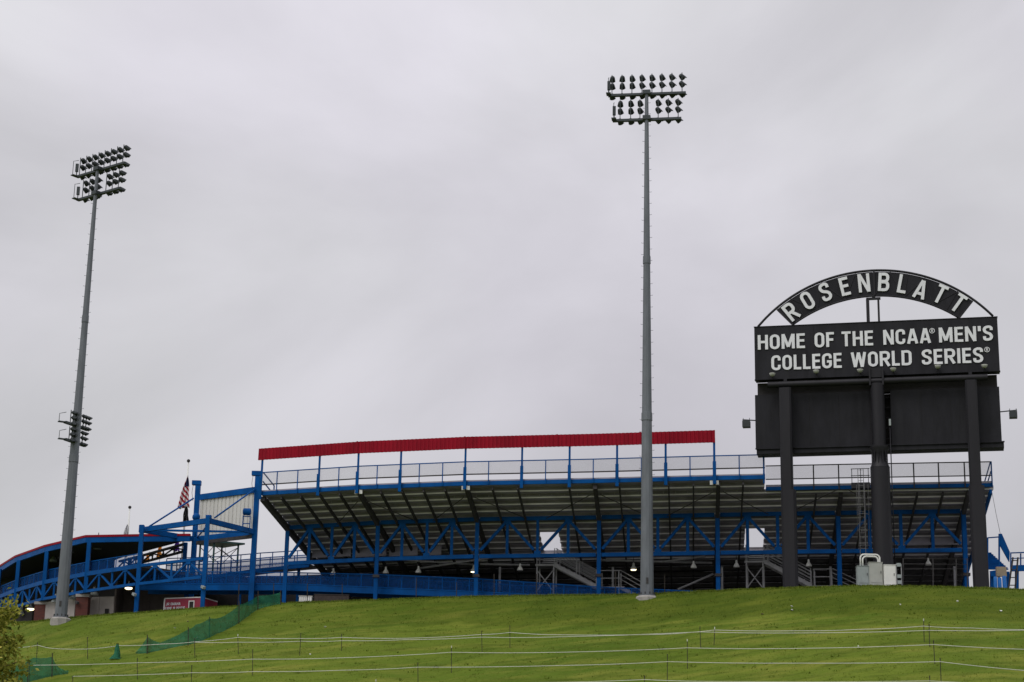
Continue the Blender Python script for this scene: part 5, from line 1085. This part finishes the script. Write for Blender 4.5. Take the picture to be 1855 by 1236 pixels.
a = FA.pt(S_R, -2.6, ZE2 - 0.1); b = A(1812, 967); tag(MB().tube([a, a.lerp(b, 0.5) - Vector((0, 0, 0.12)), b], 0.014, 5).build('guy_cable', 'grey_steel', None, True), 'thin cable slanting from the grandstand end down to the blue stairs', 'cable')
cf2 = thing('chain_link_fence', tuple(at(620, 1095, 123.5)), 'tall thin wire fence posts along the grass crest before the blue ramp', 'fence')
for x, y0 in ((433, 1058), (496, 1057), (557, 1057), (620, 1058), (754, 1047), (827, 1055), (895, 1040), (972, 1040), (1115, 1035), (1204, 1040)):
    yc = float(np.interp(x, [c[0] for c in CREST], [c[3] for c in CREST])) + 0.4; p = at(x, 1085, yc); bar(cf2, 'fence_post', (p.x, p.y, gz(p.x, p.y) - 0.2), at(x, y0, yc), 0.05, 0.05, 'stake')
# ------------------------------------------------------------------ red trailer, white box
a = at(297, 1107, 132.6); b = at(366, 1081, 131.6); g = gz(a.x, a.y); tz = at(297, 1085.5, 132.6).z
tl = thing('trailer', (a.x, a.y, g), 'dark red fire and rescue trailer with white lettering behind the grass crest', 'trailer')
TU = Vector((b.x - a.x, b.y - a.y, 0)); TW = TU.length; TU.normalize(); TN = Vector((TU.y, -TU.x, 0)); T0 = Vector((a.x, a.y, 0))
def T(u, z, w): return T0 + TU * u + TN * w + Vector((0, 0, z))
def tbox(nm, u0, u1, z0, z1, w0, w1, m): return MB().hexa([T(u0, z0, w1), T(u1, z0, w1), T(u1, z0, w0), T(u0, z0, w0), T(u0, z1, w1), T(u1, z1, w1), T(u1, z1, w0), T(u0, z1, w0)]).build(nm, m, tl)
tbox('body', 0, TW, g + 0.35, tz, -2.2, 0, 'trailer_red'); tbox('roof_trim', -0.02, TW + 0.02, tz + 0.002, tz + 0.07, -2.2, 0.03, 'white_paint'); tbox('corner_trim', -0.04, 0.05, g + 0.35, tz, 0.003, 0.04, 'white_paint')
tbox('corner_trim', TW - 0.03, TW + 0.03, g + 0.35, tz, -0.3, 0.03, 'white_paint')
du0, du1 = TW * 0.655, TW * 0.81
for u0, u1, z0, z1 in ((du0, du0 + 0.06, g + 0.4, tz - 0.17), (du1 - 0.06, du1, g + 0.4, tz - 0.17), (du0 + 0.062, du1 - 0.062, tz - 0.24, tz - 0.172)): tbox('door_frame', u0, u1, z0, z1, 0.003, 0.035, 'white_paint')
tbox('door', du0 + 0.065, du1 - 0.065, g + 0.4, tz - 0.25, 0.003, 0.02, 'dark_wall')
for u in (0.8, 1.7):
    c = T(u, g + 0.33, -0.1); M = MB(); M.tube([c - TN * 0.0, c - TN * 0.22], 0.33, 16); M.build('wheel', 'raker', tl, 'auto')
def FT(u, v, w): p = T(u, v, 0.02); return Matrix(((TU.x, 0, TN.x, p.x), (TU.y, 0, TN.y, p.y), (0, 1, 0, p.z), (0, 0, 0, 1)))
word(tl, 'JR', FT, 0.14, 0.40, tz - 0.45, 0.19, 0.03, 'letter_white', 0.012); word(tl, 'OMAHA', FT, 0.50, 1.26, tz - 0.45, 0.19, 0.03, 'letter_white', 0.012)
word(tl, 'FIRE', FT, 0.08, 0.62, tz - 0.79, 0.23, 0.03, 'letter_white', 0.012); word(tl, '&', FT, 0.72, 0.88, tz - 0.79, 0.23, 0.03, 'letter_white', 0.012); word(tl, 'RESCUE', FT, 0.97, 1.62, tz - 0.79, 0.23, 0.03, 'letter_white', 0.012)
a = at(541, 1096, 127.6); b = at(565, 1081, 127.6); g = gz(a.x, a.y); t = thing('utility_box', (a.x, a.y, g), 'low white slatted box right of the leftmost grandstand column', 'box')
MB().box((a.x, a.y + 0.03, g), (b.x, a.y + 0.6, b.z)).build('body', 'cabinet', t)
for k in range(6): x = a.x + (b.x - a.x) * (k + 0.1) / 6; MB().box((x, a.y, g), (x + (b.x - a.x) * 0.13, a.y + 0.028, b.z - 0.03)).build('slat', 'white_paint', t)
MB().box((a.x - 0.03, a.y - 0.02, b.z + 0.002), (b.x + 0.03, a.y + 0.63, b.z + 0.04)).build('lid', 'white_paint', t)
a = at(569, 1096, 128.6); b = at(632, 1079, 128.6); g = gz(a.x, a.y); t = thing('storage_container', (a.x, a.y, g), 'low brown container under the ramp right of the white slatted box', 'container')
MB().box((a.x, a.y, g), (b.x, a.y + 1.4, b.z)).build('body', 'container_brown', t); MB().box((a.x - 0.04, a.y - 0.04, b.z + 0.002), (b.x + 0.04, a.y + 1.44, b.z + 0.06)).build('lid', 'raker', t)
for k in range(5): x = a.x + (b.x - a.x) * (k + 0.5) / 5; MB().box((x - 0.03, a.y - 0.03, g), (x + 0.03, a.y - 0.002, b.z - 0.02)).build('rib', 'container_brown', t)

# ------------------------------------------------------------------ rope lines and stakes on the hill
ROPES = {
 'farthest': ([(30, 1173.7), (68.5, 1169), (95, 1175), (159, 1176), (214, 1170), (294, 1167), (352.6, 1163), (431, 1155), (545, 1157), (620, 1155), (738, 1156.6), (872.6, 1149.7), (923.7, 1146), (1014, 1150.4), (1200, 1149.5), (1294.6, 1141.7), (1447, 1143), (1553, 1140.6), (1673, 1134.6), (1760, 1138), (1880, 1141)],
              [(68, 1164, 1200), (158.7, 1154, 1194), (431, 1149, 1185), (545, 1147, 1188), (619, 1149, 1179), (923.7, 1133, 1174), (1294.6, 1136, 1168.5), (1673, 1121, 1163)]),
 'second': ([(352.6, 1163.7), (431, 1163.7), (545, 1162), (620, 1161), (738, 1159), (872.6, 1154.6), (1014, 1154), (1268, 1145), (1447, 1147), (1683, 1142.4), (1880, 1141.5)],
            [(352.6, 1156, 1192), (872.6, 1143, 1181), (1268, 1135, 1174), (1683, 1130, 1172)]),
 'third': ([(53.5, 1205.4), (249, 1201), (458, 1194.4), (620, 1192), (818, 1182), (1014, 1182), (1245, 1174), (1447, 1175), (1691, 1168), (1880, 1177.5)],
           [(53.5, 1198, 1240), (249, 1192, 1231), (458, 1176, 1224), (818, 1170, 1219), (1245, 1158, 1212), (1691, 1160, 1203)]),
 'fourth': ([(132, 1225.5), (347.6, 1219), (458, 1217), (620, 1214.5), (757, 1209), (1014, 1206), (1209, 1199), (1447, 1201.7), (1703, 1199), (1880, 1217)],
            [(132, 1225, 1262), (347.6, 1205, 1244), (757, 1200, 1246), (1209, 1185, 1240), (1703, 1192, 1240)]),
 'nearest': ([(962, 1237), (1167.6, 1231.5), (1323, 1235), (1684, 1234), (1880, 1240)], [(681, 1231, 1270), (1167.6, 1224, 1266), (1684, 1224, 1266)])}
for nm, (rp_, ps) in ROPES.items():
    base = []
    for i, (x, yt, yb) in enumerate(ps):
        p = on_ground(x, yb); top = at(x, yt, p.y); h = top.z - p.z; lx = random.uniform(-0.07, 0.07)
        t = thing('fence_stake', p, 'thin dark metal stake on the %s rope line, %s from the left' % (nm, ORD[i]), 'stake', 'stakes of the rope lines')
        M = MB(); M.bar((p.x - lx, p.y, p.z - 0.25), (top.x, p.y, top.z - 0.12), 0.035, 0.012); M.bar((p.x - lx, p.y + 0.02, p.z - 0.25), (top.x, p.y + 0.02, top.z - 0.12), 0.012, 0.03); M.build('shaft', 'stake', t)
        MB().bar((top.x, p.y + 0.005, top.z - 0.118), (top.x, p.y + 0.005, top.z), 0.04, 0.04).build('cap', 'rope' if random.random() < 0.4 else 'stake', t)
        base.append((x, p.y))
    xs_ = [b[0] for b in base]; Ys = [b[1] for b in base]
    pts = [at(x, y, float(np.interp(x, xs_, Ys)) - 0.03) for x, y in rp_]; dense = []
    for a, b in zip(pts[:-1], pts[1:]):
        for k in range(4): q = k / 4; c = a.lerp(b, q); c.z -= 0.03 * math.sin(math.pi * q); dense.append(c)
    dense.append(pts[-1]); tag(MB().tube(dense, 0.017, 5).build('rope', 'rope', None, True), 'thin white rope strung across the grass, %s of the five lines' % {'farthest': 'uppermost', 'second': 'second from the top', 'third': 'middle', 'fourth': 'second from the bottom', 'nearest': 'lowest'}[nm], 'rope', 'rope lines on the hill')

# ------------------------------------------------------------------ green netting
G1 = lambda x, y: (x / 2.992, 1040 + y / 2.992)
def netting(tops, bots, label, posts, name='net_fence'):
    t = thing(name, on_ground(*G1(*bots[0])), label, 'net fence', 'green net fences')
    # tops and bots share stations
    B = [on_ground(*G1(*b)) or at(*G1(*b), 124) for b in bots]; Tt = [at(*G1(*a), p.y) for a, p in zip(tops, B)]
    M = MB(); nv = 6; cols = []
    for i in range(len(B) - 1):
        for k in range(6): q = k / 6; cols.append((B[i].lerp(B[i + 1], q), Tt[i].lerp(Tt[i + 1], q) + Vector((0, 0, -0.06 * math.sin(math.pi * q)))))
    cols.append((B[-1], Tt[-1]))
    for i, (b, a) in enumerate(cols):
        for j in range(nv): q = j / (nv - 1); p = b.lerp(a, q); p.y += 0.07 * math.sin(i * 1.3 + j) * math.sin(math.pi * q) + 0.03 * math.sin(i * 2.9); p.z = max(p.z, gz(p.x, p.y) + 0.01); M.v.append(tuple(p))
    M.f = [(i * nv + j, (i + 1) * nv + j, (i + 1) * nv + j + 1, i * nv + j + 1) for i in range(len(cols) - 1) for j in range(nv - 1)]
    M.build('netting', 'green_net', t, True)
    for x, y0, y1 in posts:
        p = on_ground(*G1(x, y1)) or at(*G1(x, y1), 124); a = at(*G1(x, y0), p.y); M = MB(); M.bar((p.x, p.y - 0.1, p.z - 0.2), (a.x, p.y - 0.1, a.z + 0.08), 0.05, 0.04); M.build('post', 'stake', t)
netting([(735, 425), (800, 340), (868, 372), (1025, 297), (1060, 275), (1137, 240), (1205, 232), (1297, 168), (1400, 118), (1522, 100)], [(735, 432), (800, 430), (880, 412), (1022, 385), (1080, 368), (1137, 345), (1215, 310), (1297, 265), (1400, 190), (1522, 163)],
        'long sagging green net fence climbing the slope to the stadium', [(800, 337, 430), (1022, 297, 386), (1137, 240, 342), (1297, 155, 265), (1400, 100, 192), (1522, 97, 165)])
netting([(-30, 545), (0, 535), (100, 492), (180, 453), (285, 448), (305, 490), (340, 516), (370, 520)], [(-30, 620), (0, 615), (100, 600), (180, 580), (285, 553), (310, 548), (345, 545), (370, 541)],
        'collapsed green net fence in the lower left corner beside the tree', [(153, 472, 588), (285, 437, 555)])
p = on_ground(*G1(625, 462)); tp = at(*G1(640, 380), p.y); t = thing('net_bundle', p, 'single stake wrapped in a slumped piece of green netting', 'net')
MB().bar((tp.x, p.y, p.z - 0.2), (tp.x, p.y, tp.z + 0.05), 0.05, 0.05).build('post', 'stake', t)
M = MB(); n = 16; prof = [(0.34, 0.01), (0.26, 0.1), (0.17, 0.3), (0.12, 0.6), (0.07, tp.z - p.z - 0.02)]
for r, h in prof:
    for j in range(n): a = 2 * math.pi * j / n; rr = r * (1 + 0.3 * math.sin(a * 5 + h * 4)); M.v.append((tp.x - (0.1 if h < 0.2 else 0.03) + rr * math.cos(a), p.y + rr * math.sin(a) * 0.6, p.z + h))
for k in range(len(prof) - 1):
    for j in range(n): M.f.append((k * n + j, k * n + (j + 1) % n, (k + 1) * n + (j + 1) % n, (k + 1) * n + j))
M.build('netting', 'green_net', t, True)

# ------------------------------------------------------------------ litter on the grass
for k, (x, y, m) in enumerate(((1381, 1114, 'tan'), (1434, 1100, 'white_paint'), (1434.5, 1106.5, 'white_paint'), (1631, 1097, 'white_paint'), (1735, 1090.5, 'white_paint'), (1813, 1108.5, 'white_paint'), (1555, 1172.5, 'white_paint'), (317, 1139, 'white_paint'), (589, 1137, 'white_paint'), (562, 1187, 'white_paint'), (340, 1127, 'tan'), (357, 1157, 'white_paint'))):
    p = on_ground(x, y); 
    if p is None: continue
    M = MB(); r = 0.05 + 0.03 * random.random(); n = 7; M.v = [(p.x, p.y, p.z + 0.09)]
    for j in range(n): a = 6.283 * j / n; q = r * random.uniform(0.7, 1.4); M.v.append((p.x + q * math.cos(a), p.y + q * math.sin(a), p.z + random.uniform(0.02, 0.09)))
    M.v.append((p.x, p.y, p.z - 0.0)); M.f = [(0, 1 + j, 1 + (j + 1) % n) for j in range(n)] + [(n + 1, 1 + (j + 1) % n, 1 + j) for j in range(n)]
    tag(M.build('litter', m, None), 'crumpled ' + ('tan' if m == 'tan' else 'white') + ' scrap of litter lying on the open grass', 'litter', 'tan scraps of litter on the grass' if m == 'tan' else 'white scraps of litter on the grass')

# ------------------------------------------------------------------ tree at the lower left
def tree():
    Y = 34.0; c = at(-40, 1150, Y); bx_, by_ = c.x + 0.0, Y; g = gz(bx_, by_); r = random.Random(3)
    t = thing('leafy_tree', (bx_, by_, g), 'olive green leafy tree reaching in at the lower left corner', 'tree')
    MB().tube([(bx_, by_, g - 0.2), (bx_ + 0.05, by_, g + 1.2), (bx_ - 0.05, by_ + 0.05, g + 2.4), (bx_ + 0.02, by_, c.z + 0.5)], [0.13, 0.1, 0.075, 0.03], 10).build('trunk', 'bark', t, True)
    tips = []
    for k in range(30):
        z = c.z - 1.3 + 1.75 * k / 30; a = k * 2.4; L_ = (0.92 - 0.4 * k / 30) * r.uniform(0.75, 1.1); s_ = Vector((bx_, by_, z - 0.35)); e = s_ + Vector((math.cos(a) * L_, math.sin(a) * L_, 0.35 + r.uniform(-0.1, 0.25)))
        MB().tube([s_, s_.lerp(e, 0.5) + Vector((0, 0, 0.06)), e], [0.028, 0.018, 0.006], 6).build('limb', 'bark', t, True); tips.append((s_, e))
    V = []; Fc = []; tone = []
    for s_, e in tips:
        for q in range(260):
            f = r.uniform(0.3, 1.08); p = s_.lerp(e, f) + Vector((r.gauss(0, 0.11), r.gauss(0, 0.11), r.gauss(0, 0.1))); L_ = r.uniform(0.07, 0.13); wd = L_ * 0.5
            d = Vector((r.gauss(0, 1), r.gauss(0, 1), r.gauss(0, 0.7))).normalized(); u = d.cross(Vector((r.gauss(0, 1), r.gauss(0, 1), r.gauss(0, 1)))).normalized(); nrm = d.cross(u)
            i = len(V); V += [tuple(p), tuple(p + d * L_ * 0.5 + u * wd / 2 + nrm * 0.006), tuple(p + d * L_), tuple(p + d * L_ * 0.5 - u * wd / 2 + nrm * 0.006)]; Fc.append((i, i + 1, i + 2, i + 3)); tone.append(min(1, max(0, r.gauss(0.5, 0.25))))
    me = bpy.data.meshes.new('crown'); me.from_pydata(V, [], Fc); me.materials.append(MATS['tree_leaf']); a_ = me.attributes.new('tone', 'FLOAT', 'FACE'); a_.data.foreach_set('value', tone)
    link('crown', me, t)
tree()
